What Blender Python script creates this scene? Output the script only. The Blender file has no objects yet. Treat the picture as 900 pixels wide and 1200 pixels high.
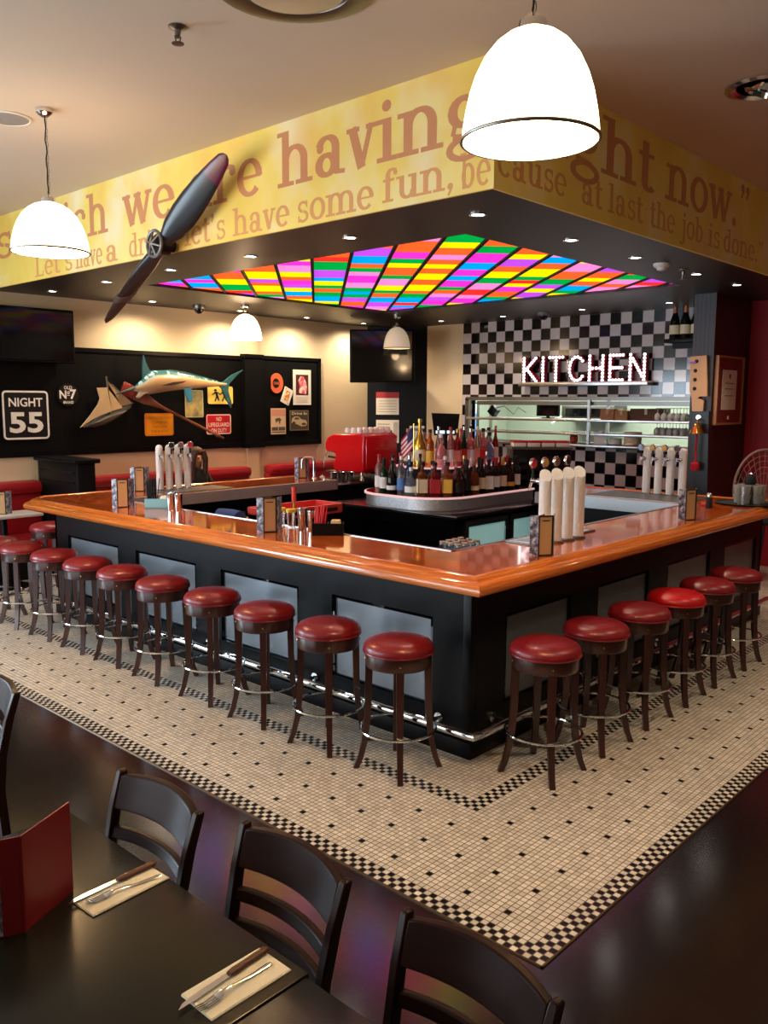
import bpy, bmesh, math, random
from mathutils import Vector, Matrix
random.seed(7)
C = bpy.context.scene.collection
SC = bpy.context.scene
PI = math.pi

# ------------------------------------------------------------------ camera (surveyed from the room's own right angles)
CAMZ = 2.05
PITCH, YAW, ROLL, FPX = math.radians(7.42), math.radians(42.70), math.radians(0.2516), 997.7
_fh = Vector((math.cos(YAW), math.sin(YAW), 0)); _r0 = Vector((math.sin(YAW), -math.cos(YAW), 0))
_fw = _fh * math.cos(PITCH) - Vector((0, 0, 1)) * math.sin(PITCH); _u0 = _r0.cross(_fw)
_r = _r0 * math.cos(ROLL) + _u0 * math.sin(ROLL); _u = -_r0 * math.sin(ROLL) + _u0 * math.cos(ROLL)
cam_d = bpy.data.cameras.new('camera'); cam = bpy.data.objects.new('camera', cam_d); C.objects.link(cam)
cam.matrix_world = Matrix(((_r.x, _u.x, -_fw.x, 0), (_r.y, _u.y, -_fw.y, 0), (_r.z, _u.z, -_fw.z, CAMZ), (0, 0, 0, 1)))
cam_d.sensor_fit = 'VERTICAL'; cam_d.sensor_height = 36.0; cam_d.lens = FPX / 1200 * 36.0
cam_d.clip_start = 0.05; cam_d.clip_end = 80
SC.camera = cam

def at(x, y, axis, val):
    """survey: where the sight line of photo pixel (x, y) meets the real plane axis = val"""
    d = _fw * FPX + _r * (x - 450) - _u * (y - 600)
    t = (val - (0, 0, CAMZ)[axis]) / d[axis]
    return Vector((0, 0, CAMZ)) + d * t
def az(x, y, z): return at(x, y, 2, z)

# ------------------------------------------------------------------ world, daylight, exposure
W = bpy.data.worlds.new('world'); SC.world = W; W.use_nodes = True
W.node_tree.nodes['Background'].inputs[0].default_value = (1.0, 0.76, 0.54, 1)
W.node_tree.nodes['Background'].inputs[1].default_value = 0.085
SC.view_settings.view_transform = 'Standard'; SC.view_settings.look = 'None'
SC.view_settings.exposure = 0.5; SC.view_settings.gamma = 1.0; SC.view_settings.use_curve_mapping = False
SC.cycles.max_bounces = 8; SC.cycles.transparent_max_bounces = 8
SC.cycles.sample_clamp_indirect = 6.0
SC.cycles.caustics_reflective = False; SC.cycles.caustics_refractive = False

def area(name, loc, direction, sx, sy, power, col, spread=180):
    l = bpy.data.lights.new(name, 'AREA'); l.shape = 'RECTANGLE'; l.size = sx; l.size_y = sy; l.energy = power; l.color = col
    l.spread = math.radians(spread)
    o = bpy.data.objects.new(name, l); C.objects.link(o); o.location = loc
    o.rotation_euler = Vector(direction).to_track_quat('-Z', 'Y').to_euler()
    return o
def spot(name, loc, power, col, size=100, blend=0.6, rad=0.04):
    l = bpy.data.lights.new(name, 'SPOT'); l.energy = power; l.color = col; l.spot_size = math.radians(size); l.spot_blend = blend
    l.shadow_soft_size = rad
    o = bpy.data.objects.new(name, l); C.objects.link(o); o.location = loc
    return o
DAY = (0.78, 0.88, 1.0); WARM = (1.0, 0.66, 0.36)
area('daylight_window_side', (-2.5, 6.6, 1.75), (1, -0.05, -0.05), 5.2, 2.3, 170, (0.86, 0.92, 1.0))
area('daylight_window_back', (0.4, 10.1, 1.7), (0.25, -1, -0.05), 4.4, 2.2, 340, (0.66, 0.84, 1.0))
area('fill_light_near', (-2.5, 1.6, 1.9), (1, 0.35, 0.0), 3.2, 2.0, 9, (1.0, 0.86, 0.70))  # unseen warm fill lamp; the wall behind it has no window
area('kitchen_tube_light', (12.4, 6.6, 2.6), (0, 0, -1), 0.6, 4.2, 85, (0.93, 1.0, 0.88))

DINE = (1.0, 0.80, 0.58)

# ------------------------------------------------------------------ materials
def s2l(v): v /= 255.0; return v / 12.92 if v <= 0.04045 else ((v + 0.055) / 1.055) ** 2.4
def rgb(r, g, b): return (s2l(r), s2l(g), s2l(b), 1.0)
MATS = {}
def mat(name, col, rough=0.5, metal=0.0, coat=0.0, spec=0.5, trans=0.0, ior=1.45, emit=None, estr=0.0, noise=0.0, nscale=8.0, bump=0.0, bscale=60.0, alpha=1.0, sheen=0.0):
    if name in MATS: return MATS[name]
    m = bpy.data.materials.new(name); m.use_nodes = True; nt = m.node_tree; b = nt.nodes['Principled BSDF']
    b.inputs['Base Color'].default_value = col; b.inputs['Roughness'].default_value = rough; b.inputs['Metallic'].default_value = metal
    b.inputs['Coat Weight'].default_value = coat; b.inputs['Coat Roughness'].default_value = 0.06
    b.inputs['Specular IOR Level'].default_value = spec; b.inputs['Transmission Weight'].default_value = trans; b.inputs['IOR'].default_value = ior
    b.inputs['Alpha'].default_value = alpha
    if emit: b.inputs['Emission Color'].default_value = emit; b.inputs['Emission Strength'].default_value = estr
    if noise or bump:
        tc = nt.nodes.new('ShaderNodeTexCoord')
        if noise:
            n = nt.nodes.new('ShaderNodeTexNoise'); n.inputs['Scale'].default_value = nscale; n.inputs['Detail'].default_value = 4
            nt.links.new(tc.outputs['Object'], n.inputs['Vector'])
            mx = nt.nodes.new('ShaderNodeMix'); mx.data_type = 'RGBA'
            mx.inputs['A'].default_value = tuple(c * (1 - noise) for c in col[:3]) + (1,)
            mx.inputs['B'].default_value = tuple(min(1, c * (1 + noise)) for c in col[:3]) + (1,)
            nt.links.new(n.outputs['Fac'], mx.inputs['Factor']); nt.links.new(mx.outputs['Result'], b.inputs['Base Color'])
        if bump:
            n2 = nt.nodes.new('ShaderNodeTexNoise'); n2.inputs['Scale'].default_value = bscale; n2.inputs['Detail'].default_value = 3
            nt.links.new(tc.outputs['Object'], n2.inputs['Vector'])
            bp = nt.nodes.new('ShaderNodeBump'); bp.inputs['Strength'].default_value = bump; bp.inputs['Distance'].default_value = 0.01
            nt.links.new(n2.outputs['Fac'], bp.inputs['Height']); nt.links.new(bp.outputs['Normal'], b.inputs['Normal'])
    MATS[name] = m
    return m

class NG:
    """tiny node-expression helper"""
    def __init__(s, name):
        s.m = bpy.data.materials.new(name); s.m.use_nodes = True; s.t = s.m.node_tree; s.b = s.t.nodes['Principled BSDF']; MATS[name] = s.m
    def n(s, typ, **kw):
        nd = s.t.nodes.new(typ)
        for k, v in kw.items(): setattr(nd, k, v)
        return nd
    def put(s, sock, v):
        if isinstance(v, bpy.types.NodeSocket): s.t.links.new(v, sock)
        else: sock.default_value = v
    def m_(s, op, a, b=0.0, c=None):
        nd = s.n('ShaderNodeMath', operation=op); s.put(nd.inputs[0], a); s.put(nd.inputs[1], b)
        if c is not None: s.put(nd.inputs[2], c)
        return nd.outputs[0]
    def mix(s, f, a, b):
        nd = s.n('ShaderNodeMix', data_type='RGBA'); s.put(nd.inputs['Factor'], f); s.put(nd.inputs['A'], a); s.put(nd.inputs['B'], b)
        return nd.outputs['Result']
    def xyz(s, which='Object'):
        tc = s.n('ShaderNodeTexCoord'); sp = s.n('ShaderNodeSeparateXYZ'); s.t.links.new(tc.outputs[which], sp.inputs[0])
        return sp.outputs[0], sp.outputs[1], sp.outputs[2], tc.outputs[which]
    def comb(s, x, y, z):
        nd = s.n('ShaderNodeCombineXYZ'); s.put(nd.inputs[0], x); s.put(nd.inputs[1], y); s.put(nd.inputs[2], z); return nd.outputs[0]
    def noise(s, vec, scale=5, detail=3, rough=0.5):
        nd = s.n('ShaderNodeTexNoise'); s.put(nd.inputs['Vector'], vec); nd.inputs['Scale'].default_value = scale; nd.inputs['Detail'].default_value = detail
        nd.inputs['Roughness'].default_value = rough; return nd.outputs['Fac']
    def white(s, vec):
        nd = s.n('ShaderNodeTexWhiteNoise'); s.put(nd.inputs['Vector'], vec); return nd.outputs['Value']
    def ramp(s, f, stops):
        nd = s.n('ShaderNodeValToRGB'); s.put(nd.inputs[0], f); e = nd.color_ramp.elements
        while len(e) < len(stops): e.new(0.5)
        for i, (p, c) in enumerate(stops): e[i].position = p; e[i].color = c
        return nd.outputs[0]
    def bump(s, h, strength=0.3, dist=0.01):
        nd = s.n('ShaderNodeBump'); nd.inputs['Strength'].default_value = strength; nd.inputs['Distance'].default_value = dist
        s.put(nd.inputs['Height'], h); s.t.links.new(nd.outputs[0], s.b.inputs['Normal'])
    def col(s, c): s.put(s.b.inputs['Base Color'], c)
    def set(s, **kw):
        for k, v in kw.items(): s.put(s.b.inputs[k.replace('_', ' ')], v)
        return s.m

def mosaic_material():
    g = NG('mosaic_tile'); P = 0.02949
    x, y, z, v = g.xyz()
    u = g.m_('DIVIDE', g.m_('SUBTRACT', x, 2.5127), P); w = g.m_('DIVIDE', g.m_('SUBTRACT', y, 1.5225), P)
    iu, iw = g.m_('FLOOR', u), g.m_('FLOOR', w); fu, fw = g.m_('FRACT', u), g.m_('FRACT', w)
    par = g.m_('MODULO', g.m_('ADD', iu, iw), 2.0)
    odd = g.m_('GREATER_THAN', par, 0.5)
    outer = g.m_('LESS_THAN', g.m_('MINIMUM', iu, iw), 2.5)
    d = g.m_('MINIMUM', g.m_('MINIMUM', g.m_('SUBTRACT', iu, 27.0), g.m_('SUBTRACT', iw, 30.0)), g.m_('SUBTRACT', 253.0, iw))
    inner = g.m_('MULTIPLY', g.m_('GREATER_THAN', d, -0.5), g.m_('LESS_THAN', d, 2.5))
    chk = g.m_('MULTIPLY', odd, g.m_('MAXIMUM', outer, inner))
    # the inner band shows more black than white: two of its three rows start black
    du = g.m_('LESS_THAN', g.m_('ABSOLUTE', g.m_('SUBTRACT', g.m_('FLOORED_MODULO', g.m_('SUBTRACT', iu, 6.0), 7.0), 0.0)), 0.5)
    dw = g.m_('LESS_THAN', g.m_('FLOORED_MODULO', g.m_('SUBTRACT', iw, 9.0), 7.0), 0.5)
    notin = g.m_('LESS_THAN', d, -0.5)
    dots = g.m_('MULTIPLY', g.m_('MULTIPLY', du, dw), g.m_('MULTIPLY', notin, g.m_('SUBTRACT', 1.0, outer)))
    dark = g.m_('MAXIMUM', chk, dots)
    e = 0.075
    grout = g.m_('MAXIMUM', g.m_('MAXIMUM', g.m_('LESS_THAN', fu, e), g.m_('GREATER_THAN', fu, 1 - e)), g.m_('MAXIMUM', g.m_('LESS_THAN', fw, e), g.m_('GREATER_THAN', fw, 1 - e)))
    rnd = g.white(g.comb(iu, iw, 0.0))
    cream = g.ramp(rnd, [(0, rgb(204, 195, 178)), (1, rgb(232, 224, 208))])
    tile = g.mix(dark, cream, rgb(24, 17, 15))
    dirt = g.noise(v, 3.0, 4)
    gcol = g.mix(dirt, rgb(70, 58, 46), rgb(110, 96, 80))
    g.col(g.mix(grout, tile, gcol))
    g.set(Roughness=g.m_('ADD', 0.26, g.m_('MULTIPLY', grout, 0.4)))
    g.bump(g.m_('SUBTRACT', 1.0, grout), 0.25, 0.002)
    return g.m
def checker_material():
    g = NG('checker_tile'); x, y, z, v = g.xyz(); T = 0.163
    u = g.m_('DIVIDE', g.m_('SUBTRACT', 8.6, y), T); w = g.m_('DIVIDE', g.m_('SUBTRACT', 3.3, z), T)
    iu, iw = g.m_('FLOOR', u), g.m_('FLOOR', w); fu, fw = g.m_('FRACT', u), g.m_('FRACT', w)
    odd = g.m_('GREATER_THAN', g.m_('FLOORED_MODULO', g.m_('ADD', iu, iw), 2.0), 0.5)
    e = 0.02
    grout = g.m_('MAXIMUM', g.m_('MAXIMUM', g.m_('LESS_THAN', fu, e), g.m_('GREATER_THAN', fu, 1 - e)), g.m_('MAXIMUM', g.m_('LESS_THAN', fw, e), g.m_('GREATER_THAN', fw, 1 - e)))
    t = g.mix(odd, rgb(16, 14, 14), rgb(206, 198, 198))
    g.col(g.mix(grout, t, rgb(120, 112, 108)))
    g.set(Roughness=0.12); g.bump(g.m_('SUBTRACT', 1.0, grout), 0.2, 0.002)
    return g.m
def floor_material():
    g = NG('polished_dark_floor'); x, y, z, v = g.xyz()
    n = g.noise(v, 1.6, 5, 0.6); n2 = g.noise(v, 30, 3)
    g.col(g.mix(n, rgb(19, 15, 15), rgb(38, 26, 24)))
    g.set(Roughness=g.m_('ADD', 0.13, g.m_('MULTIPLY', n2, 0.1))); g.set(Specular_IOR_Level=0.8, Coat_Weight=0.8, Coat_Roughness=0.14)
    g.bump(n2, 0.05, 0.004)
    return g.m
def mural_material():
    g = NG('mural_yellow'); x, y, z, v = g.xyz()
    n = g.noise(g.comb(x, y, g.m_('MULTIPLY', z, 0.8)), 1.7, 3, 0.55); n2 = g.noise(g.comb(g.m_('ADD', x, 9.0), y, z), 2.4, 2)
    a = g.ramp(n, [(0.3, rgb(240, 210, 92)), (0.5, rgb(246, 222, 116)), (0.62, rgb(246, 228, 160)), (0.75, rgb(246, 236, 204))])
    b = g.ramp(n2, [(0.45, (0, 0, 0, 1)), (0.75, (1, 1, 1, 1))])
    g.col(g.mix(g.m_('MULTIPLY', b, 0.6), a, rgb(240, 190, 92))); g.set(Roughness=0.6)
    return g.m
def bead_material(name, base, axis, pitch=0.05, rough=0.45, spec=.5):
    g = NG(name); xx = g.xyz(); u = g.m_('FRACT', g.m_('DIVIDE', xx[axis], pitch))
    groove = g.m_('LESS_THAN', u, 0.12)
    g.col(base); g.set(Roughness=rough, Specular_IOR_Level=spec); g.bump(g.m_('SUBTRACT', 1.0, groove), 0.6, 0.006)
    return g.m
def wood_uv_material(name, a, b, c, plank=None, rough=0.12):
    """grain runs along U (metres); plank = (length, width) lays narrow boards"""
    g = NG(name); x, y, z, v = g.xyz('UV')
    n = g.noise(g.comb(g.m_('MULTIPLY', x, 2.0), g.m_('MULTIPLY', y, 60.0), 0.0), 1.0, 5, 0.6)
    col = g.ramp(n, [(0.25, a), (0.5, b), (0.75, c)])
    if plank:
        L, wd = plank
        row = g.m_('FLOOR', g.m_('DIVIDE', y, wd)); off = g.m_('MULTIPLY', g.white(g.comb(row, 3.0, 1.0)), L)
        ix = g.m_('FLOOR', g.m_('DIVIDE', g.m_('ADD', x, off), L)); r = g.white(g.comb(ix, row, 0.0))
        tint = g.ramp(r, [(0.0, (0.62, 0.56, 0.5, 1)), (0.5, (0.9, 0.86, 0.82, 1)), (1.0, (1.12, 1.12, 1.1, 1))])
        mm = g.n('ShaderNodeMix', data_type='RGBA', blend_type='MULTIPLY'); mm.inputs['Factor'].default_value = 1.0
        g.put(mm.inputs['A'], col); g.put(mm.inputs['B'], tint); col = mm.outputs['Result']
    g.col(col); g.set(Roughness=rough, Coat_Weight=0.6, Coat_Roughness=0.05)
    return g.m
def dark_wood_material(name, a, b, rough=0.3, axis=2, coat=.25, spec=.5):
    g = NG(name); x, y, z, v = g.xyz(); k = [12.0, 12.0, 12.0]; k[axis] = 1.2
    n = g.noise(g.comb(g.m_('MULTIPLY', x, k[0]), g.m_('MULTIPLY', y, k[1]), g.m_('MULTIPLY', z, k[2])), 3.0, 4, 0.6)
    g.col(g.mix(n, a, b)); g.set(Roughness=rough, Coat_Weight=coat, Specular_IOR_Level=spec)
    return g.m

M_mosaic, M_check, M_floor, M_mural = mosaic_material(), checker_material(), floor_material(), mural_material()
M_ceil = mat('ceiling_paint', rgb(212, 196, 176), 0.8, noise=0.02, nscale=2)
M_soffit = mat('soffit_dark_paint', rgb(40, 34, 33), 0.42, noise=0.06, nscale=3)
M_cream = mat('cream_wall_paint', rgb(222, 202, 166), 0.7, noise=0.03, nscale=3)
M_red = bead_material('red_board_wall', rgb(176, 24, 44), 1, 0.06, 0.5)
M_brown = bead_material('brown_board_wall', rgb(46, 24, 20), 0, 0.12, 0.45)
M_slate = bead_material('slate_board', rgb(52, 55, 62), 1, 0.05, 0.5)
M_board = bead_material('black_board', rgb(8, 7, 6), 0, 0.06, 0.6, .12)
M_kwall = mat('kitchen_wall_lining', rgb(186, 196, 178), 0.5, noise=0.03)
M_steel = mat('brushed_steel', rgb(190, 190, 190), 0.28, 1.0, noise=0.08, nscale=30)
M_dsteel = mat('worn_steel', rgb(120, 118, 114), 0.35, 1.0, noise=0.1, nscale=12)
M_chrome = mat('chrome', rgb(225, 225, 225), 0.08, 1.0)
M_brass = mat('brass', rgb(214, 164, 84), 0.22, 1.0)
M_black = mat('black_lacquer', rgb(12, 12, 14), 0.38, spec=0.16, noise=0.15, nscale=6)
M_matte = mat('matte_black', rgb(18, 17, 17), 0.7)
M_gloss = mat('gloss_black', rgb(8, 8, 9), 0.06)
M_screen = mat('screen_glass', rgb(10, 10, 11), 0.07, spec=0.6)
M_wtop = wood_uv_material('bar_top_boards', rgb(164, 66, 22), rgb(202, 92, 32), rgb(220, 114, 46), (0.42, 0.056), 0.1)
M_wedge = wood_uv_material('bar_edge_moulding', rgb(168, 78, 28), rgb(204, 110, 42), rgb(222, 138, 66), None, 0.16)
M_leather = mat('oxblood_leather', rgb(128, 26, 32), 0.32, coat=0.15, noise=0.12, nscale=9, bump=0.06, bscale=220)
M_leather2 = mat('bright_red_vinyl', rgb(190, 22, 28), 0.3, coat=0.2, noise=0.08, nscale=9, bump=0.05, bscale=220)
M_stoolwood = dark_wood_material('mahogany', rgb(40, 16, 12), rgb(72, 30, 22), 0.32)
M_chair = dark_wood_material('espresso_wood', rgb(26, 13, 10), rgb(50, 25, 18), 0.32, 1, .0, .16)
M_table = mat('black_table_top', rgb(22, 24, 18), 0.27, noise=0.18, nscale=5, bump=0.02, bscale=180)
M_panel = mat('pale_bar_panel', rgb(122, 128, 134), 0.4, 0.75, noise=0.05, nscale=4)
M_booth = mat('booth_vinyl', rgb(150, 24, 32), 0.38, coat=0.1, noise=0.1, nscale=4)
M_white = mat('white_paint', rgb(232, 230, 224), 0.5)
M_paper = mat('paper', rgb(238, 232, 216), 0.75)
M_napkin = mat('napkin_paper', rgb(240, 232, 205), 0.85, bump=0.1, bscale=200)
M_frost = mat('frosted_font', rgb(226, 222, 218), 0.55, 0.0, noise=0.12, nscale=28, bump=0.5, bscale=90)
M_glass = mat('clear_glass', (0.95, 0.97, 0.97, 1), 0.03, trans=1.0, ior=1.45)
M_text = mat('mural_letter_paint', rgb(206, 142, 96), 0.65, noise=0.06, nscale=6)

# ------------------------------------------------------------------ mesh builder
def R(a, ax='Z'): return Matrix.Rotation(a, 4, ax)
def T(x, y, z): return Matrix.Translation((x, y, z))
def look(a, b):
    """matrix whose z axis runs from a to b, origin at a"""
    d = Vector(b) - Vector(a); return Matrix.Translation(a) @ d.to_track_quat('Z', 'Y').to_matrix().to_4x4()
class MB:
    def __init__(s): s.v, s.f, s.uv = [], [], {}
    def add(s, vs, fs, M=None):
        o = len(s.v); s.v += [tuple(M @ Vector(p)) if M else tuple(p) for p in vs]; s.f += [tuple(i + o for i in f) for f in fs]; return s
    def box(s, x0, x1, y0, y1, z0, z1, M=None, b=0.0):
        if b <= 0:
            vs = [(x0, y0, z0), (x1, y0, z0), (x1, y1, z0), (x0, y1, z0), (x0, y0, z1), (x1, y0, z1), (x1, y1, z1), (x0, y1, z1)]
            return s.add(vs, [(3, 2, 1, 0), (4, 5, 6, 7), (0, 1, 5, 4), (1, 2, 6, 5), (2, 3, 7, 6), (3, 0, 4, 7)], M)
        bm = bmesh.new(); bmesh.ops.create_cube(bm, size=1)
        for q in bm.verts: q.co = Vector(((x0 + x1) / 2 + q.co.x * (x1 - x0), (y0 + y1) / 2 + q.co.y * (y1 - y0), (z0 + z1) / 2 + q.co.z * (z1 - z0)))
        bmesh.ops.bevel(bm, geom=bm.edges[:], offset=b, segments=2, profile=0.5, affect='EDGES')
        return s.bm(bm, M)
    def bm(s, bm, M=None):
        bm.verts.index_update(); s.add([q.co[:] for q in bm.verts], [[q.index for q in f.verts] for f in bm.faces], M); bm.free(); return s
    def lathe(s, prof, seg=24, M=None, a0=0.0, a1=2 * PI):
        full = abs(a1 - a0 - 2 * PI) < 1e-6; n = seg if full else seg + 1; vs, fs = [], []
        for r, z in prof:
            for i in range(n):
                a = a0 + (a1 - a0) * i / seg; vs.append((r * math.cos(a), r * math.sin(a), z))
        for k in range(len(prof) - 1):
            for i in range(seg):
                j = (i + 1) % n; fs.append((k * n + i, k * n + j, (k + 1) * n + j, (k + 1) * n + i))
        if full and prof[0][0] > 1e-5: fs.append(tuple(reversed(range(n))))
        if full and prof[-1][0] > 1e-5: fs.append(tuple((len(prof) - 1) * n + i for i in range(n)))
        return s.add(vs, fs, M)
    def cyl(s, r, z0, z1, seg=20, M=None): return s.lathe([(r, z0), (r, z1)], seg, M)
    def rod(s, a, b, r, r2=None, seg=10): return s.lathe([(r, 0), (r if r2 is None else r2, (Vector(b) - Vector(a)).length)], seg, look(a, b))
    def tube(s, pts, r, seg=8, closed=False):
        pts = [Vector(p) for p in pts]; n = len(pts); vs, fs = [], []; prev = None
        for i, p in enumerate(pts):
            d = (pts[(i + 1) % n] - pts[i - 1]) if (closed or 0 < i < n - 1) else (pts[1] - pts[0] if i == 0 else pts[-1] - pts[-2])
            d.normalize()
            if prev is None: q = d.orthogonal().normalized()
            else: q = (prev - d * prev.dot(d)).normalized()
            prev = q; w = d.cross(q); rr = r[i] if hasattr(r, '__len__') else r
            for k in range(seg):
                a = 2 * PI * k / seg; vs.append(tuple(p + (q * math.cos(a) + w * math.sin(a)) * rr))
        for i in range(n if closed else n - 1):
            j = (i + 1) % n
            for k in range(seg):
                l = (k + 1) % seg; fs.append((i * seg + k, i * seg + l, j * seg + l, j * seg + k))
        if not closed: fs += [tuple(reversed(range(seg))), tuple((n - 1) * seg + k for k in range(seg))]
        return s.add(vs, fs)
    def prism(s, poly, y0, y1, M=None):
        """poly in (x, z), extruded from y0 to y1"""
        n = len(poly); vs = [(x, y0, z) for x, z in poly] + [(x, y1, z) for x, z in poly]
        fs = [tuple(range(n)), tuple(reversed(range(n, 2 * n)))] + [(i, i + n, (i + 1) % n + n, (i + 1) % n) for i in range(n)]
        return s.add(vs, fs, M)
    def loft(s, rings, M=None, cap=True):
        n = len(rings[0]); vs = [p for r in rings for p in r]; fs = []
        for k in range(len(rings) - 1):
            for i in range(n):
                j = (i + 1) % n; fs.append((k * n + i, k * n + j, (k + 1) * n + j, (k + 1) * n + i))
        if cap: fs += [tuple(reversed(range(n))), tuple((len(rings) - 1) * n + i for i in range(n))]
        return s.add(vs, fs, M)
    def mesh(s, name, m, smooth=35):
        me = bpy.data.meshes.new(name); me.from_pydata(s.v, [], s.f); me.validate()
        bm = bmesh.new(); bm.from_mesh(me); bmesh.ops.recalc_face_normals(bm, faces=bm.faces[:]); bm.to_mesh(me); bm.free()
        if smooth:
            for p in me.polygons: p.use_smooth = True
            me.set_sharp_from_angle(angle=math.radians(smooth))
        me.materials.append(m); return me
    def build(s, name, m, parent=None, smooth=35):
        return link(bpy.data.objects.new(name, s.mesh(name, m, smooth)), parent)
def link(o, parent=None):
    C.objects.link(o)
    if parent is not None: o.parent = parent
    return o
def tag(o, label, cat, group=None):
    o['label'] = label; o['category'] = cat
    if group: o['group'] = group
    return o
def thing(name, label, cat, loc=(0, 0, 0), rz=0.0, group=None):
    o = bpy.data.objects.new(name, None); o.empty_display_size = 0.1; C.objects.link(o)
    o.location = loc; o.rotation_euler = (0, 0, rz); return tag(o, label, cat, group)
def struct(name, mb, m, parent=None, smooth=35):
    o = mb.build(name, m, parent, smooth)
    if parent is None: o['kind'] = 'structure'
    return o
def dup(root, label=None, loc=None, rz=None):
    r = root.copy(); C.objects.link(r)
    if loc is not None: r.location = loc
    if rz is not None: r.rotation_euler = (0, 0, rz)
    if label: r['label'] = label
    for ch in list(root.children):
        c = ch.copy(); C.objects.link(c); c.parent = r
        for g in ch.children:
            d = g.copy(); C.objects.link(d); d.parent = c
    return r
def text_mb(txt, width=None, height=None, depth=0.002, bold=0.0, center=True):
    """built-in sans lettering as a mesh in the xz plane, front towards -y, base line at z = 0"""
    cu = bpy.data.curves.new('lettering', 'FONT'); cu.body = txt; cu.size = 1.0; cu.offset = bold; cu.resolution_u = 3
    o = bpy.data.objects.new('lettering', cu); C.objects.link(o)
    bpy.context.view_layer.update()
    me = bpy.data.meshes.new_from_object(o.evaluated_get(bpy.context.evaluated_depsgraph_get()))
    bpy.data.objects.remove(o); bpy.data.curves.remove(cu)
    xs = [p.co.x for p in me.vertices]; ys = [p.co.y for p in me.vertices]
    w, h = max(xs) - min(xs), max(ys) - min(ys); x0 = (max(xs) + min(xs)) / 2 if center else min(xs); y0 = min(ys)
    sx = width / w if width else None; sy = height / h if height else None
    sx = sx or sy; sy = sy or sx
    mb = MB(); mb.add([((p.co.x - x0) * sx, -depth, (p.co.y - y0) * sy) for p in me.vertices], [tuple(f.vertices) for f in me.polygons])
    bpy.data.meshes.remove(me); return mb
def shift(mb, x=0, y=0, z=0):
    mb.v = [(a + x, b + y, c + z) for a, b, c in mb.v]; return mb
def xform(mb, M): mb.v = [tuple(M @ Vector(p)) for p in mb.v]; return mb
def ordinal(n): return ['zeroth', 'first', 'second', 'third', 'fourth', 'fifth', 'sixth', 'seventh', 'eighth', 'ninth', 'tenth', 'eleventh', 'twelfth', 'thirteenth', 'fourteenth', 'fifteenth', 'sixteenth', 'seventeenth', 'eighteenth', 'nineteenth', 'twentieth'][n]
def rrect(w, h, r, n=5, cx=0.0, cz=0.0):
    pts = []
    for sx, sz, a0 in ((1, 1, 0), (-1, 1, 90), (-1, -1, 180), (1, -1, 270)):
        for k in range(n + 1):
            a = math.radians(a0 + 90 * k / n); pts.append((cx + sx * (w / 2 - r) + r * math.cos(a), cz + sz * (h / 2 - r) + r * math.sin(a)))
    return pts

# ================================================================== STRUCTURE
SOF, CEIL, FX, FY, YB, XK = 3.3, 4.06, 4.28, 3.08, 10.2, 11.2
struct('floor', MB().box(-2.6, 13.6, -2.5, 10.4, -0.1, -0.004), M_floor)
struct('floor_mosaic', MB().box(2.5127, 11.2, 1.5225, 10.2, -0.05, 0.0), M_mosaic)
struct('trim_floor_strip', MB().box(2.5047, 2.5127, 1.5145, 10.2, -0.05, 0.002).box(2.5047, 11.2, 1.5145, 1.5225, -0.05, 0.002), mat('brass_strip', rgb(120, 96, 70), 0.35, 0.8))
struct('ceiling', MB().box(-2.6, 13.6, -2.5, 10.4, CEIL, CEIL + 0.1), M_ceil)
# soffit: yellow fascia in front, dark underside with a recess for the coloured glass
PX0, PX1, PY0, PY1 = 5.28, 9.12, 4.05, 8.42
sb = MB()
sb.box(FX + 0.02, PX0, FY + 0.02, YB, SOF, SOF + 0.08); sb.box(PX1, 11.6, FY + 0.02, YB, SOF, SOF + 0.08)
sb.box(PX0, PX1, FY + 0.02, PY0, SOF, SOF + 0.08); sb.box(PX0, PX1, PY1, YB, SOF, SOF + 0.08)
struct('ceiling_soffit', sb, M_soffit, smooth=0)
struct('ceiling_recess', MB().box(PX0 - .05, PX0, PY0, PY1, SOF + .08, SOF + .3).box(PX1, PX1 + .05, PY0, PY1, SOF + .08, SOF + .3).box(PX0, PX1, PY0 - .05, PY0, SOF + .08, SOF + .3).box(PX0, PX1, PY1, PY1 + .05, SOF + .08, SOF + .3), M_soffit, smooth=0)
fascia = struct('wall_mural_fascia', MB().box(FX, FX + 0.02, FY + 0.02, YB, SOF, CEIL).box(FX, 11.6, FY, FY + 0.02, SOF, CEIL), M_mural, smooth=0)
struct('wall_back', MB().box(-2.6, 13.6, YB, YB + 0.2, 0, CEIL), M_cream, smooth=0)
struct('wall_left', MB().box(-2.8, -2.6, -2.5, 3.6, 0, CEIL).box(-2.8, -2.6, 3.6, 10.2, 2.9, CEIL).box(-2.8, -2.6, 3.6, 10.2, 0, 0.55).box(-2.8, -2.6, 9.4, 10.2, 0.55, 2.9), M_cream, smooth=0)
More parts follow.
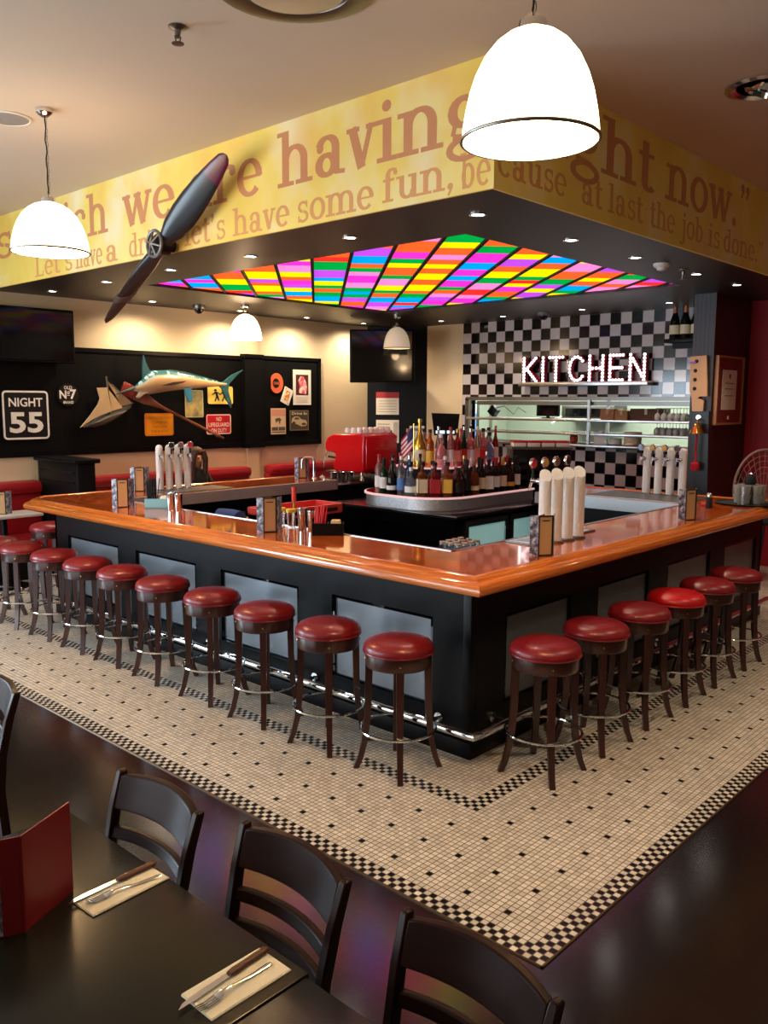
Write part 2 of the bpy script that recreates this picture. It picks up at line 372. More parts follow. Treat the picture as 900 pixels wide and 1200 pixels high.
# kitchen wall (checkered) with the pass opening
OY0, OY1, OZ0, OZ1 = 4.3, 8.45, 1.44, 2.10
struct('wall_kitchen', MB().box(XK, XK + .15, 4.0, 8.6, OZ1, SOF).box(XK, XK + .15, 4.0, 8.6, 0, OZ0).box(XK, XK + .15, OY1, 8.6, OZ0, OZ1).box(XK, XK + .15, 4.0, OY0, OZ0, OZ1), M_check, smooth=0)
struct('wall_kitchen_side', MB().box(XK, XK + .15, 8.6, YB, 0, SOF), M_cream, smooth=0)
struct('wall_corner_boards', MB().add([(10.62, 10.2, 0), (11.2, 9.36, 0), (11.2, 10.2, 0), (10.62, 10.2, SOF), (11.2, 9.36, SOF), (11.2, 10.2, SOF)], [(0, 2, 1), (3, 4, 5), (0, 1, 4, 3), (1, 2, 5, 4), (2, 0, 3, 5)]), M_black, smooth=0)
struct('trim_pass_frame', MB().box(XK - .03, XK + .16, OY0, OY1 + .06, OZ1 - .03, OZ1 + .025).box(XK - .03, XK + .16, OY1, OY1 + .07, OZ0, OZ1), M_dsteel, smooth=0)
struct('wall_pilaster', MB().box(7.98, 8.2, YB - 0.06, YB, 0, SOF), M_cream, smooth=0)
# pillar, brown return wall and red wall at the far right
struct('wall_pillar', MB().box(9.93, 11.2, 4.0, 4.24, 0, SOF), M_slate, smooth=0)
struct('wall_brown', MB().box(9.93, 11.05, 3.985, 4.0, 0, SOF), M_brown, smooth=0)
struct('wall_red', MB().box(11.05, 11.2, -2.5, 3.985, 0, SOF), M_red, smooth=0)
struct('wall_red_upper', MB().box(11.05, 11.2, -2.5, 3.06, SOF, CEIL), M_cream, smooth=0)
# kitchen room behind the pass
kr = MB(); kr.box(13.5, 13.6, 3.5, 10.2, 0, 2.9); kr.box(11.35, 13.6, 3.4, 3.5, 0, 2.9); kr.box(11.35, 13.6, 3.4, 10.2, 2.9, 3.0)
kr.box(11.35, 13.6, 9.3, 9.4, 0, 2.9)
struct('wall_kitchen_lining', kr, M_kwall, smooth=0)
struct('baseboard_back', MB().box(-2.6, 10.6, YB - 0.02, YB, 0, 0.14), M_black, smooth=0)

# black beadboard dado panel on the back wall, with frame mouldings
bd = MB(); bd.box(3.6, 8.02, YB - 0.03, YB, 1.39, 2.68); bd.box(7.92, 8.26, YB - 0.10, YB, 1.36, 2.72); bd.box(8.26, 9.46, YB - 0.05, YB, 1.37, 2.70)
o = struct('trim_board', bd, M_board, smooth=0)
fr = MB()
for a, b_, z0, z1, y in ((3.6, 7.91, 1.36, 2.70, .05), (7.91, 8.27, 1.35, 2.73, .115), (8.27, 9.48, 1.36, 2.72, .065)):
    fr.box(a, b_, YB - y, YB, z1 - .05, z1); fr.box(a, b_, YB - y, YB, z0, z0 + .07)
fr.box(9.43, 9.48, YB - .065, YB, 1.36, 2.72)
struct('board_moulding', fr, M_black, o, smooth=0)
# window frame on the daylight side
wf = MB()
for k in range(5): wf.box(-2.72, -2.66, 3.6 + k * 1.43, 3.66 + k * 1.43, 0.55, 2.9)
wf.box(-2.72, -2.66, 3.6, 9.4, 0.55, 0.62).box(-2.72, -2.66, 3.6, 9.4, 2.83, 2.9)
struct('window_1', wf, M_black, smooth=0)
wf = MB().box(-1.85, 2.65, YB - .06, YB, .52, .6).box(-1.85, 2.65, YB - .06, YB, 2.8, 2.88)
for k in range(5): wf.box(-1.85 + k * 1.11, -1.79 + k * 1.11, YB - .06, YB, .6, 2.8)
struct('window_2', wf, M_black, smooth=0)

# ------------------------------------------------------------------ mural lettering: a slab-serif alphabet drawn from strokes
TK, TN, SF = 0.175, 0.085, 0.08
class Glyph:
    def __init__(s): s.q = []
    def quad(s, pts): s.q.append(pts)
    def seg(s, a, b, w):
        dx, dz = b[0] - a[0], b[1] - a[1]; L = math.hypot(dx, dz); nx, nz = -dz / L * w / 2, dx / L * w / 2
        s.quad([(a[0] + nx, a[1] + nz), (a[0] - nx, a[1] - nz), (b[0] - nx, b[1] - nz), (b[0] + nx, b[1] + nz)])
    def stem(s, x, z0, z1, top='', bot='', w=TK):
        s.quad([(x - w / 2, z0), (x + w / 2, z0), (x + w / 2, z1), (x - w / 2, z1)])
        for z, c, d in ((z1, top, -1), (z0, bot, 1)):
            l = x - w / 2 - (SF + .04 if 'l' in c else 0); r_ = x + w / 2 + (SF + .04 if 'r' in c else 0)
            if c: s.quad([(l, z), (r_, z), (r_, z + d * SF), (l, z + d * SF)])
    def arc(s, cx, cz, rx, rz, a0, a1, tk=TK, tn=TN, n=18):
        prev = None
        for k in range(n + 1):
            a = math.radians(a0 + (a1 - a0) * k / n); w = tn + (tk - tn) * abs(math.cos(a)) ** 1.3
            o_ = (cx + rx * math.cos(a), cz + rz * math.sin(a)); dx, dz = math.cos(a), math.sin(a)
            p, q = (o_[0] + dx * w / 2, o_[1] + dz * w / 2), (o_[0] - dx * w / 2, o_[1] - dz * w / 2)
            if prev: s.quad([prev[0], prev[1], q, p])
            prev = (p, q)
    def dot(s, x, z, r=0.095): s.q.append([(x + r * math.cos(a * PI / 6), z + r * math.sin(a * PI / 6)) for a in range(12)])
XH = 0.70
def glyph(ch):
    g = Glyph(); adv = 0.8
    if ch in 'hnm':
        g.stem(.2, 0, 1.0 if ch == 'h' else XH, 'l', 'lr'); g.arc(.43, .44, .23, .24, 175, 0, TK, TN); g.stem(.66, 0, .46, '', 'lr'); adv = .88
        if ch == 'm': g.arc(.89, .44, .23, .24, 175, 0); g.stem(1.12, 0, .46, '', 'lr'); adv = 1.34
    elif ch == 'i': g.stem(.2, 0, XH, 'l', 'lr'); g.dot(.19, .9); adv = .42
    elif ch == 'j': g.stem(.24, -.1, XH, 'l'); g.arc(.08, -.1, .16, .15, 0, -150); g.dot(.23, .9); adv = .42
    elif ch == 'l': g.stem(.2, 0, 1.0, 'l', 'lr'); adv = .42
    elif ch == 'c': g.arc(.37, .35, .26, .32, 45, 320); g.dot(.55, .52, .085); adv = .7
    elif ch == 'e': g.arc(.37, .35, .26, .32, 0, 318); g.quad([(.14, .33), (.68, .33), (.68, .39), (.14, .39)]); adv = .74
    elif ch == 'o': g.arc(.38, .35, .27, .32, 0, 360, n=30); adv = .76
    elif ch == 'a': g.arc(.34, .48, .19, .19, 0, 165, TK, TN); g.dot(.17, .5, .08); g.stem(.53, .06, .5); g.arc(.32, .2, .18, .17, 0, 360); g.seg((.5, .05), (.74, .03), .08); adv = .78
    elif ch == 'r': g.stem(.2, 0, XH, 'l', 'lr'); g.arc(.44, .44, .22, .23, 170, 45); g.dot(.57, .57, .09); adv = .68
    elif ch == 's': g.arc(.32, .51, .18, .15, 30, 265, .12, .09); g.arc(.32, .19, .2, .16, 85, -150, .12, .09); g.stem(.5, .48, .7, w=.06); g.stem(.12, 0, .22, w=.06); adv = .62
    elif ch in 'wv':
        g.seg((.12, XH), (.33, 0), TK); g.seg((.33, .02), (.53, XH), TN + .02); g.quad([(.0, XH), (.28, XH), (.28, XH - SF), (.0, XH - SF)])
        if ch == 'w':
            g.seg((.5, XH), (.7, 0), TK); g.seg((.7, .02), (.9, XH), TN + .02); g.quad([(.4, XH), (.64, XH), (.64, XH - SF), (.4, XH - SF)])
            g.quad([(.78, XH), (1.0, XH), (1.0, XH - SF), (.78, XH - SF)]); adv = 1.0
        else: g.quad([(.42, XH), (.66, XH), (.66, XH - SF), (.42, XH - SF)]); adv = .66
    elif ch == 'g': g.arc(.35, .46, .2, .2, 0, 360); g.arc(.37, -.1, .27, .15, 0, 360, .12, .08); g.seg((.2, .3), (.16, .12), .08); g.seg((.16, .1), (.5, .05), .1); g.seg((.5, .6), (.68, .66), .1); adv = .74
    elif ch == 't': g.stem(.22, .12, .9); g.quad([(.04, XH), (.46, XH), (.46, XH - SF), (.04, XH - SF)]); g.arc(.34, .16, .12, .13, 180, 330); adv = .52
    elif ch == 'L': g.stem(.24, 0, 1.0, 'lr', 'l'); g.quad([(.1, 0), (.72, 0), (.72, .08), (.1, .08)]); g.stem(.69, 0, .26, w=.07); adv = .8
    elif ch in 'db':
        x = .56 if ch == 'd' else .2; g.stem(x, 0, 1.0, 'l', 'r' if ch == 'd' else ''); g.arc(.36 if ch == 'd' else .4, .35, .24, .31, 0, 360); adv = .8
    elif ch == 'k': g.stem(.2, 0, 1.0, 'l', 'lr'); g.seg((.24, .3), (.6, .66), .08); g.seg((.36, .4), (.66, 0), TK); g.quad([(.46, XH), (.74, XH), (.74, XH - SF), (.46, XH - SF)]); g.quad([(.5, 0), (.84, 0), (.84, SF), (.5, SF)]); adv = .86
    elif ch == 'f': g.stem(.22, 0, .8, '', 'lr'); g.arc(.38, .8, .16, .16, 180, 40); g.dot(.5, .86, .08); g.quad([(.04, XH), (.46, XH), (.46, XH - SF), (.04, XH - SF)]); adv = .54
    elif ch == 'u': g.stem(.2, .24, XH, 'l'); g.arc(.4, .25, .2, .21, 180, 360); g.stem(.64, 0, XH, 'l', 'r'); adv = .86
    elif ch == '.': g.dot(.16, .09); adv = .36
    elif ch in ',;': g.dot(.16, .09); g.seg((.22, .06), (.1, -.16), .07); adv = .36
    elif ch in "'": g.dot(.14, .92, .09); g.seg((.2, .9), (.1, .7), .07); adv = .32
    elif ch == '"': 
        for k in (0, .24): g.dot(.14 + k, .92, .09); g.seg((.2 + k, .9), (.1 + k, .7), .07)
        adv = .56
    return g.q, adv
def serif_mb(word, width, height):
    mb = MB(); x = 0.0; quads = []
    for ch in word:
        q, adv = glyph(ch); quads += [[(px + x, pz) for px, pz in p] for p in q]; x += adv
    k = width / x
    for i, p in enumerate(quads): mb.add([(a * k, -0.0006 - 0.0000012 * i, b * height) for a, b in p], [tuple(range(len(p)))])
    return mb
def on_left(y, z): return T(FX, y, z) @ R(-PI / 2)
def on_right(x, z): return T(x, FY, z)
line_big = MB(); line_small = MB()
def put(line, word, a, b, z, h, side='L'):
    mb = serif_mb(word, abs(b - a), h); xform(mb, on_left(a, z) if side == 'L' else on_right(a, z)); line.add(mb.v, mb.f)
for w_, a, b in (('s', 9.92, 9.45), ('which', 9.15, 7.46), ('we', 7.2, 6.36), ('are', 6.17, 5.2), ('having', 5.03, 3.14)): put(line_big, w_, a, b, 3.605, .385)
for w_, a, b in (('right', 4.45, 6.38), ('now."', 6.56, 8.35)): put(line_big, w_, a, b, 3.63, .385, 'R')
for w_, a, b in (("Let's", 8.98, 8.16), ('have', 8.1, 7.58), ('a', 7.53, 7.3), ('drink,', 7.12, 6.3), ("let's", 6.24, 5.67), ('have', 5.58, 4.9), ('some', 4.83, 4.05), ('fun,', 3.98, 3.36), ('be', 3.33, 3.1)): put(line_small, w_, a, b, 3.345 if w_ in ('fun,',) else 3.33, .21)
for w_, a, b in (('cause', 4.31, 5.1), ('at', 5.28, 5.58), ('last', 5.66, 6.2), ('the', 6.31, 6.76), ('job', 6.88, 7.32), ('is', 7.42, 7.68), ('done."', 7.75, 8.75)): put(line_small, w_, a, b, 3.385, .2, 'R')
o = line_big.build('lettering', M_text, fascia, 0)
o = line_small.build('lettering', mat('mural_small_letter_paint', rgb(222, 162, 100), .65, noise=.06, nscale=6), fascia, 0)

# ================================================================== coloured glass ceiling light
lp = thing('glass_ceiling_light', 'glowing stained glass ceiling panel of slanted rainbow strips above the bar', 'ceiling light', (0, 0, 0))
cols = {'glass_red': (1.0, 0.03, 0.02), 'glass_orange': (1.0, 0.12, 0.02), 'glass_yellow': (1.0, 0.78, 0.0), 'glass_green': (0.0, 0.36, 0.05),
        'glass_blue': (0.0, 0.36, 1.0), 'glass_violet': (0.5, 0.07, 0.78), 'glass_magenta': (0.95, 0.03, 0.6), 'glass_pink': (1.0, 0.24, 0.62)}
cm = [mat(k, c + (1,), 0.6, spec=0.0, emit=c + (1,), estr=0.82) for k, c in cols.items()]
wts = [0, 1, 1, 2, 2, 3, 3, 3, 4, 4, 5, 5, 6, 6, 7, 7, 1]
ang = math.radians(47.2); D1 = Vector((math.cos(ang), math.sin(ang))); D2 = Vector((-math.sin(ang), math.cos(ang))); org = Vector((5.29, 4.24))
def clip(poly):
    for ax, lim, sgn in ((0, PX0, 1), (0, PX1, -1), (1, PY0, 1), (1, PY1, -1)):
        out = []
        for i, p in enumerate(poly):
            q = poly[(i + 1) % len(poly)]; dp, dq = (p[ax] - lim) * sgn, (q[ax] - lim) * sgn
            if dp >= 0: out.append(p)
            if dp * dq < 0: t = dp / (dp - dq); out.append(p + (q - p) * t)
        poly = out
        if len(poly) < 3: return None
    return poly
pv, pf, pm = [], [], []; barmb = MB(); WD = 0.346
for k in range(-10, 11):
    s = -6.0; last = -1
    while s < 7:
        L = random.choice((.26, .34, .42, .52)); ci = random.choice(wts)
        while ci == last: ci = random.choice(wts)
        last = ci
        P4 = [org + D1 * s + D2 * (k * WD), org + D1 * (s + L) + D2 * (k * WD), org + D1 * (s + L) + D2 * ((k + 1) * WD), org + D1 * s + D2 * ((k + 1) * WD)]
        P4 = clip([Vector(p) for p in P4]); s += L
        if P4: n0 = len(pv); pv += [(p.x, p.y, SOF + 0.03) for p in P4]; pf.append(tuple(n0 + i for i in reversed(range(len(P4))))); pm.append(ci)
    a, b_ = org + D1 * -6 + D2 * (k * WD), org + D1 * 7 + D2 * (k * WD); n_ = D2 * 0.016
    q = clip([a - n_, b_ - n_, b_ + n_, a + n_])
    if q:
        n = len(q); barmb.add([(p.x, p.y, SOF + 0.012) for p in q] + [(p.x, p.y, SOF + 0.028) for p in q], [tuple(range(n)), tuple(reversed(range(n, 2 * n)))] + [(i, (i + 1) % n, (i + 1) % n + n, i + n) for i in range(n)])
me = bpy.data.meshes.new('glass_strips'); me.from_pydata(pv, [], pf)
for m_ in cm: me.materials.append(m_)
for p, i in zip(me.polygons, pm): p.material_index = i
link(bpy.data.objects.new('glass_strips', me), lp)
barmb.build('glazing_bars', M_matte, lp, 0)
MB().box(PX0, PX1, PY0, PY1, SOF + .035, SOF + .06).build('backing', M_matte, lp, 0)

# ================================================================== BAR
ZT, ZU = 1.11, 1.02
bb = thing('bar_cabinet', 'black panelled bar front with pale panels running round the stools', 'bar', (0, 0, 0))
BX, BY, BXE, BYE = 3.80, 2.83, 8.45, 7.80
core = MB(); core.box(BX + .03, BX + .28, BY + .03, BYE - .03, 0.1, ZU); core.box(BX + .28, BXE - .03, BY + .03, BY + .28, 0.1, ZU); core.box(BX + .28, 7.0, BYE - .28, BYE - .03, 0.1, ZU)
core.box(BXE - .7, BXE - .03, BY + .28, 4.9, 0.1, ZU)
core.build('carcass', M_black, bb, 0)
lp_y = [(6.65, 7.55), (5.50, 6.37), (4.30, 5.18), (3.11, 3.97)]; rp_x = [(4.145, 4.90), (5.255, 6.04), (6.37, 7.205), (7.527, 8.30)]
f = MB(); PT, PB = .79, .24
f.box(BX, BX + .03, BY, BYE, PT, ZU); f.box(BX, BX + .03, BY, BYE, .1, PB); f.box(BX, BXE, BY, BY + .03, PT, ZU); f.box(BX, BXE, BY, BY + .03, .1, PB)
ys = [BY] + [v for p in sorted(lp_y) for v in p] + [BYE]
for i in range(0, len(ys), 2): f.box(BX, BX + .03, ys[i], ys[i + 1], PB, PT)
xs = [BX] + [v for p in rp_x for v in p] + [BXE]
for i in range(0, len(xs), 2): f.box(xs[i], xs[i + 1], BY, BY + .03, PB, PT)
f.box(BX, 7.0, BYE - .03, BYE, .1, ZU).box(BXE - .03, BXE, BY, 4.9, .1, ZU)
f.build('face_frame', M_black, bb, 0)
mo = MB()
for y0, y1 in lp_y:
    for q in ((y0, y0 + .02, PB, PT), (y1 - .02, y1, PB, PT), (y0, y1, PB, PB + .02), (y0, y1, PT - .02, PT)): mo.box(BX + .005, BX + .03, *q)
for x0, x1 in rp_x:
    for q in ((x0, x0 + .02, PB, PT), (x1 - .02, x1, PB, PT), (x0, x1, PB, PB + .02), (x0, x1, PT - .02, PT)): mo.box(q[0], q[1], BY + .005, BY + .03, q[2], q[3])
mo.build('panel_beading', M_gloss, bb, 0)
for y0, y1 in lp_y: MB().box(BX + .018, BX + .035, y0 + .012, y1 - .012, PB + .01, PT - .01).build('panel', M_panel, bb, 0)
for x0, x1 in rp_x: MB().box(x0 + .012, x1 - .012, BY + .018, BY + .035, PB + .01, PT - .01).build('panel', M_panel, bb, 0)
MB().box(BX - .03, BX + .3, BY - .03, BYE, 0, .1, b=.006).box(BX + .3, BXE, BY - .03, BY + .3, 0, .1, b=.006).box(BX + .3, 7.0, BYE - .3, BYE, 0, .1).build('plinth', M_black, bb)
MB().box(BX - .012, BX + .05, BY - .012, BY + .05, .1, ZU, b=.008).build('corner_post', M_black, bb)

# counter top: one continuous mitred worktop
ct = thing('bar_counter_top', 'polished orange timber counter top with moulded edge wrapping the bar', 'counter', (0, 0, 0))
OUT = [(8.62, 4.9), (8.62, 2.6), (3.56, 2.6), (3.56, 7.93), (3.78, 8.17), (7.12, 8.17)]
INN = [(7.7, 4.9), (7.7, 3.28), (4.2, 3.28), (4.2, 7.25), (4.32, 7.40), (7.12, 7.40)]
def normals(path):
    ns = []
    for i in range(len(path)):
        ds = []
        if i > 0: ds.append(Vector(path[i]) - Vector(path[i - 1]))
        if i < len(path) - 1: ds.append(Vector(path[i + 1]) - Vector(path[i]))
        nn = [Vector((d.y, -d.x)).normalized() for d in ds]
        m_ = sum(nn, Vector((0, 0))).normalized(); ns.append(m_ / max(.3, m_.dot(nn[0])))
    return ns
NS = normals(OUT)
if (Vector(INN[2]) - Vector(OUT[2])).dot(NS[2]) < 0: NS = [-n for n in NS]
PROF = [(.20, ZU), (.03, ZU), (.008, ZU + .006), (0, ZU + .02), (-.002, ZU + .035), (.006, ZU + .052), (.022, ZU + .066), (.04, ZU + .072), (.05, ZU + .07), (.055, ZU + .074), (.066, ZU + .088), (.082, ZU + .096), (.1, ZU + .098), (.112, ZU + .094), (.122, ZT - .003), (.13, ZT)]
def sweep(prof_rows, mats_from, name, m, parent, inner=False):
    vs, fs, uvs = [], [], []
    rows = []
    for i, (p, n) in enumerate(zip(OUT, NS)):
        rows.append([(p[0] + n.x * u_, p[1] + n.y * u_, z) for u_, z in prof_rows] + ([(INN[i][0], INN[i][1], ZT), (INN[i][0], INN[i][1], ZT - .05)] if inner else []))
    K = len(rows[0]); s = 0.0
    me = bpy.data.meshes.new(name); V, Fc, U = [], [], []
    for i in range(len(rows) - 1):
        a, b_ = rows[i], rows[i + 1]; d = (Vector(OUT[i + 1]) - Vector(OUT[i])).normalized(); base = Vector(OUT[i])
        for k in range(K - 1):
            quad = [a[k], b_[k], b_[k + 1], a[k + 1]]; n0 = len(V); V += quad; Fc.append((n0, n0 + 1, n0 + 2, n0 + 3))
            for j, q in enumerate(quad):
                w = Vector(q[:2]) - base; cr = abs(w.x * d.y - w.y * d.x); kk = k if j in (0, 1) else k + 1
                U.append((s + w.dot(d) + i * 7.3, cr + q[2]))
        s += (Vector(OUT[i + 1]) - Vector(OUT[i])).length
    me.from_pydata(V, [], Fc); uvl = me.uv_layers.new(name='UVMap')
    for l, q in zip(uvl.data, U): l.uv = q
    bm = bmesh.new(); bm.from_mesh(me); bmesh.ops.remove_doubles(bm, verts=bm.verts[:], dist=1e-5); bmesh.ops.recalc_face_normals(bm, faces=bm.faces[:]); bm.to_mesh(me); bm.free()
    for p in me.polygons: p.use_smooth = True
    me.set_sharp_from_angle(angle=math.radians(40)); me.materials.append(m)
    return link(bpy.data.objects.new(name, me), parent)
sweep(PROF, None, 'edge_moulding', M_wedge, ct)
sweep([(.13, ZT)], None, 'top_boards', M_wtop, ct, inner=True)
un = MB()
un.box(3.62, 4.19, 2.7, 7.9, ZU + .002, ZT - .045).box(4.19, 8.55, 2.7, 3.27, ZU + .002, ZT - .045).box(4.19, 7.1, 7.42, 8.1, ZU + .002, ZT - .045).box(7.72, 8.55, 3.27, 4.88, ZU + .002, ZT - .045)
un.build('core_board', M_black, ct, 0)
tr = MB(); tr.box(4.19, 4.215, 3.265, 7.3, ZT - .03, ZT + .004).box(4.19, 7.7, 3.265, 3.29, ZT - .03, ZT + .004)
tr.build('steel_nosing', M_steel, ct, 0)
fb = MB(); fb.box(4.4, 7.14, 7.36, 7.39, .99, ZT - .004).box(7.13, 7.15, 7.36, 8.1, .99, ZT - .004)
fb.build('steel_fascia', mat('satin_fascia', rgb(176, 168, 162), .5, .55, noise=.08, nscale=10), ct, 0); MB().box(7.66, 7.69, 3.29, 4.9, .99, ZT - .004).build('steel_fascia', M_steel, ct, 0)

# foot rail
fr_ = thing('foot_rail', 'polished chrome foot rail running low round the black bar front', 'foot rail', (0, 0, 0))
MB().tube([(BX - .12, BYE - .1, .19), (BX - .12, BY - .06, .19), (BX - .115, BY - .11, .19), (BX - .06, BY - .12, .19), (BXE - .1, BY - .12, .19)], .024, 12).build('rail', M_chrome, fr_)
for y in (3.05, 4.13, 5.34, 6.5, 7.6): MB().rod((BX - .12, y, .19), (BX + .02, y, .19), .013).lathe([(.032, 0), (.032, .012)], 14, look((BX, y, .19), (BX - .1, y, .19))).build('bracket', M_chrome, fr_)
for x in (4.02, 5.08, 6.2, 7.37): MB().rod((x, BY - .12, .19), (x, BY + .02, .19), .013).lathe([(.032, 0), (.032, .012)], 14, look((x, BY, .19), (x, BY - .1, .19))).build('bracket', M_chrome, fr_)

# ================================================================== STOOLS
def make_stool(name, label, leather):
    t = thing(name, label, 'bar stool', (0, 0, 0), 0, 'bar stools')
    seat = MB().lathe([(.0, .762), (.06, .761), (.11, .756), (.15, .747), (.178, .733), (.192, .716), (.197, .70), (.196, .686), (.191, .676), (.0, .676)], 36)
    so = seat.build('seat', leather, t, 50)
    pi = MB().tube([(.1955 * math.cos(a * PI / 20), .1955 * math.sin(a * PI / 20), .682) for a in range(40)], .005, 6, True)
    pi.build('piping', leather, so)
    MB().lathe([(.170, .675), (.186, .675), (.186, .608), (.182, .600), (.170, .600), (.170, .675)], 36).build('apron', M_stoolwood, t)
    for k in range(4):
        a = PI / 4 + k * PI / 2; dx, dy = math.cos(a), math.sin(a)
        rings = []
        for rr, z, w in ((.163, .668, .021), (.165, .55, .020), (.168, .40, .019), (.174, .28, .018), (.188, .16, .017), (.212, .06, .016), (.236, .0, .0155)):
            c = Vector((dx * rr, dy * rr, z)); e1 = Vector((dx, dy, 0)) * w; e2 = Vector((-dy, dx, 0)) * w
            rings.append([tuple(c + e1 + e2), tuple(c - e1 + e2), tuple(c - e1 - e2), tuple(c + e1 - e2)])
        lg = MB().loft(rings).build('leg', M_stoolwood, t, 30)
        MB().lathe([(.0, .005), (.005, .004), (.007, 0)], 8, look((dx * .186, dy * .186, .637), (dx * .2, dy * .2, .637))).build('screw', M_brass, lg)
    MB().tube([(.212 * math.cos(a * PI / 24), .212 * math.sin(a * PI / 24), .235) for a in range(48)], .008, 8, True).build('foot_ring', M_chrome, t)
    return t
stool0 = make_stool('bar_stool', 'oxblood leather bar stool on the long side, first from the bar corner', M_leather)
LY = [3.05, 3.60, 4.20, 4.775, 5.39, 5.97, 6.50, 7.06, 7.63, 8.09]; LX = [3.43, 3.415, 3.42, 3.43, 3.43, 3.44, 3.43, 3.42, 3.40, 3.36]
for i, (x, y) in enumerate(zip(LX, LY)):
    lab = f'oxblood leather bar stool on the long side, {ordinal(i + 1)} from the bar corner'
    a = random.uniform(-.06, .06)
    if i == 0: stool0.location = (x, y, 0)
    else: dup(stool0, lab, (x, y, 0), a)
RX = [3.95, 4.51, 5.075, 5.63, 6.17, 6.72]
redstool = make_stool('bar_stool', 'bright red bar stool, the only vivid red seat, on the side facing the red wall', M_leather2)
for i, x in enumerate(RX):
    if i == 3: redstool.location = (x, 2.43, 0); redstool.rotation_euler = (0, 0, .04); continue
    dup(stool0, f'oxblood leather bar stool on the short dim side, {ordinal(i + 1)} from the bar corner', (x, 2.43, 0), random.uniform(-.06, .06))
dup(stool0, 'oxblood leather bar stool across the bar end, seat showing beside the black end post', (4.17, 8.70, 0), .05)

# ================================================================== LAMPS AND CEILING FITTINGS
M_shade = mat('lit_opal_glass', (1, .93, .82, 1), 0.3, emit=(1.0, .66, .36, 1), estr=6.5)
M_shade_reflect = mat('reflected_lamp_glass', rgb(214, 200, 170), 0.15, emit=(1.0, .82, .5, 1), estr=0.22, coat=.5)
M_bulb = mat('lamp_glow', (1, 1, 1, 1), 0.5, emit=(1.0, .85, .65, 1), estr=9.0)
M_dl = mat('downlight_glow', (1, 1, 1, 1), 0.5, emit=(1.0, .93, .82, 1), estr=14.0)
def pendant(x, y, zr, D, ztop, label, shade, power, hf=.76):
    t = thing('pendant_lamp', label, 'pendant lamp', (x, y, zr), 0, 'dome pendant lamps'); r = D / 2; h = hf * D
    pr = [(1.0, 0), (.985, .12), (.955, .25), (.90, .42), (.82, .58), (.70, .74), (.54, .87), (.38, .95), (.22, .99), (.12, 1.0)]
    prof = [(r * a, h * b) for a, b in pr]; inner = [(r * a - .006, h * b - .004) for a, b in reversed(pr)]
    sh = MB().lathe(prof + inner + [prof[0]], 48).build('lamp_shade', shade, t, 60)
    MB().tube([(r * math.cos(a * PI / 32), r * math.sin(a * PI / 32), 0) for a in range(64)], .007 * D / .5, 8, True).build('rim_band', M_dsteel, sh)
    MB().lathe([(.0, .04), (.04, .03), (.055, 0), (.045, -.05), (.02, -.09), (.02, -.13)], 16, T(0, 0, h * .55) @ R(PI, 'X')).build('bulb', M_bulb, t)
    MB().lathe([(.055, h), (.05, h + .03), (.03, h + .045), (.012, h + .06)], 20).build('cap', M_chrome, t)
    L = ztop - zr - h
    if L > .1:
        pts = [(.004 * math.sin(k * 1.9), .004 * math.cos(k * 1.3), h + .05 + (L - .05) * k / 14) for k in range(15)]
        MB().tube(pts, .0045, 6).build('cable', M_matte, t)
        ch = MB()
        n = int((L - .08) / .045)
        for k in range(n): ch.tube([(.009 + .007 * math.cos(q * PI / 3) * (k % 2), .007 * math.cos(q * PI / 3) * ((k + 1) % 2), h + .06 + k * .045 + .022 + .022 * math.sin(q * PI / 3)) for q in range(6)], .0018, 4, True)
        ch.build('chain', M_dsteel, t)
    MB().lathe([(.06, L + h), (.06, L + h - .025), (.045, L + h - .04), (.015, L + h - .055)], 20).build('ceiling_rose', M_chrome, t)
    l = bpy.data.lights.new('pendant_light', 'POINT'); l.energy = power; l.color = WARM; l.shadow_soft_size = .06
    lo = bpy.data.objects.new('pendant_light', l); C.objects.link(lo); lo.location = (x, y, zr - .03)
    return t
pa = Vector((0, 0, CAMZ)) + (_fw * FPX + _r * (621 - 450) - _u * (165 - 600)) / FPX * 3.12
pendant(pa.x, pa.y, pa.z, .50, CEIL, 'large glowing white dome pendant hanging near the camera before the word right', M_shade, 12)
pb = az(52, 128, CEIL); zb = at(58, 296, 0, pb.x).z
pendant(pb.x, pb.y, zb, .53, CEIL, 'glowing white dome pendant on a long chain beside the word which', M_shade, 12, .64)
pc = Vector((0, 0, CAMZ)) + (_fw * FPX + _r * (288 - 450) - _u * (398 - 600)) / FPX * 11.3
pendant(pc.x, pc.y, pc.z, .43, SOF, 'small glowing dome pendant under the soffit by the back wall', M_shade, 14)
pd = Vector((0, 0, CAMZ)) + (_fw * FPX + _r * (465 - 450) - _u * (408 - 600)) / FPX * 12.6
pendant(pd.x, pd.y, pd.z, .40, SOF, 'dim frosted dome standing in for a lamp reflection in the corner television', M_shade_reflect, 2)  # added dome that plays the lamp reflected in the corner screen

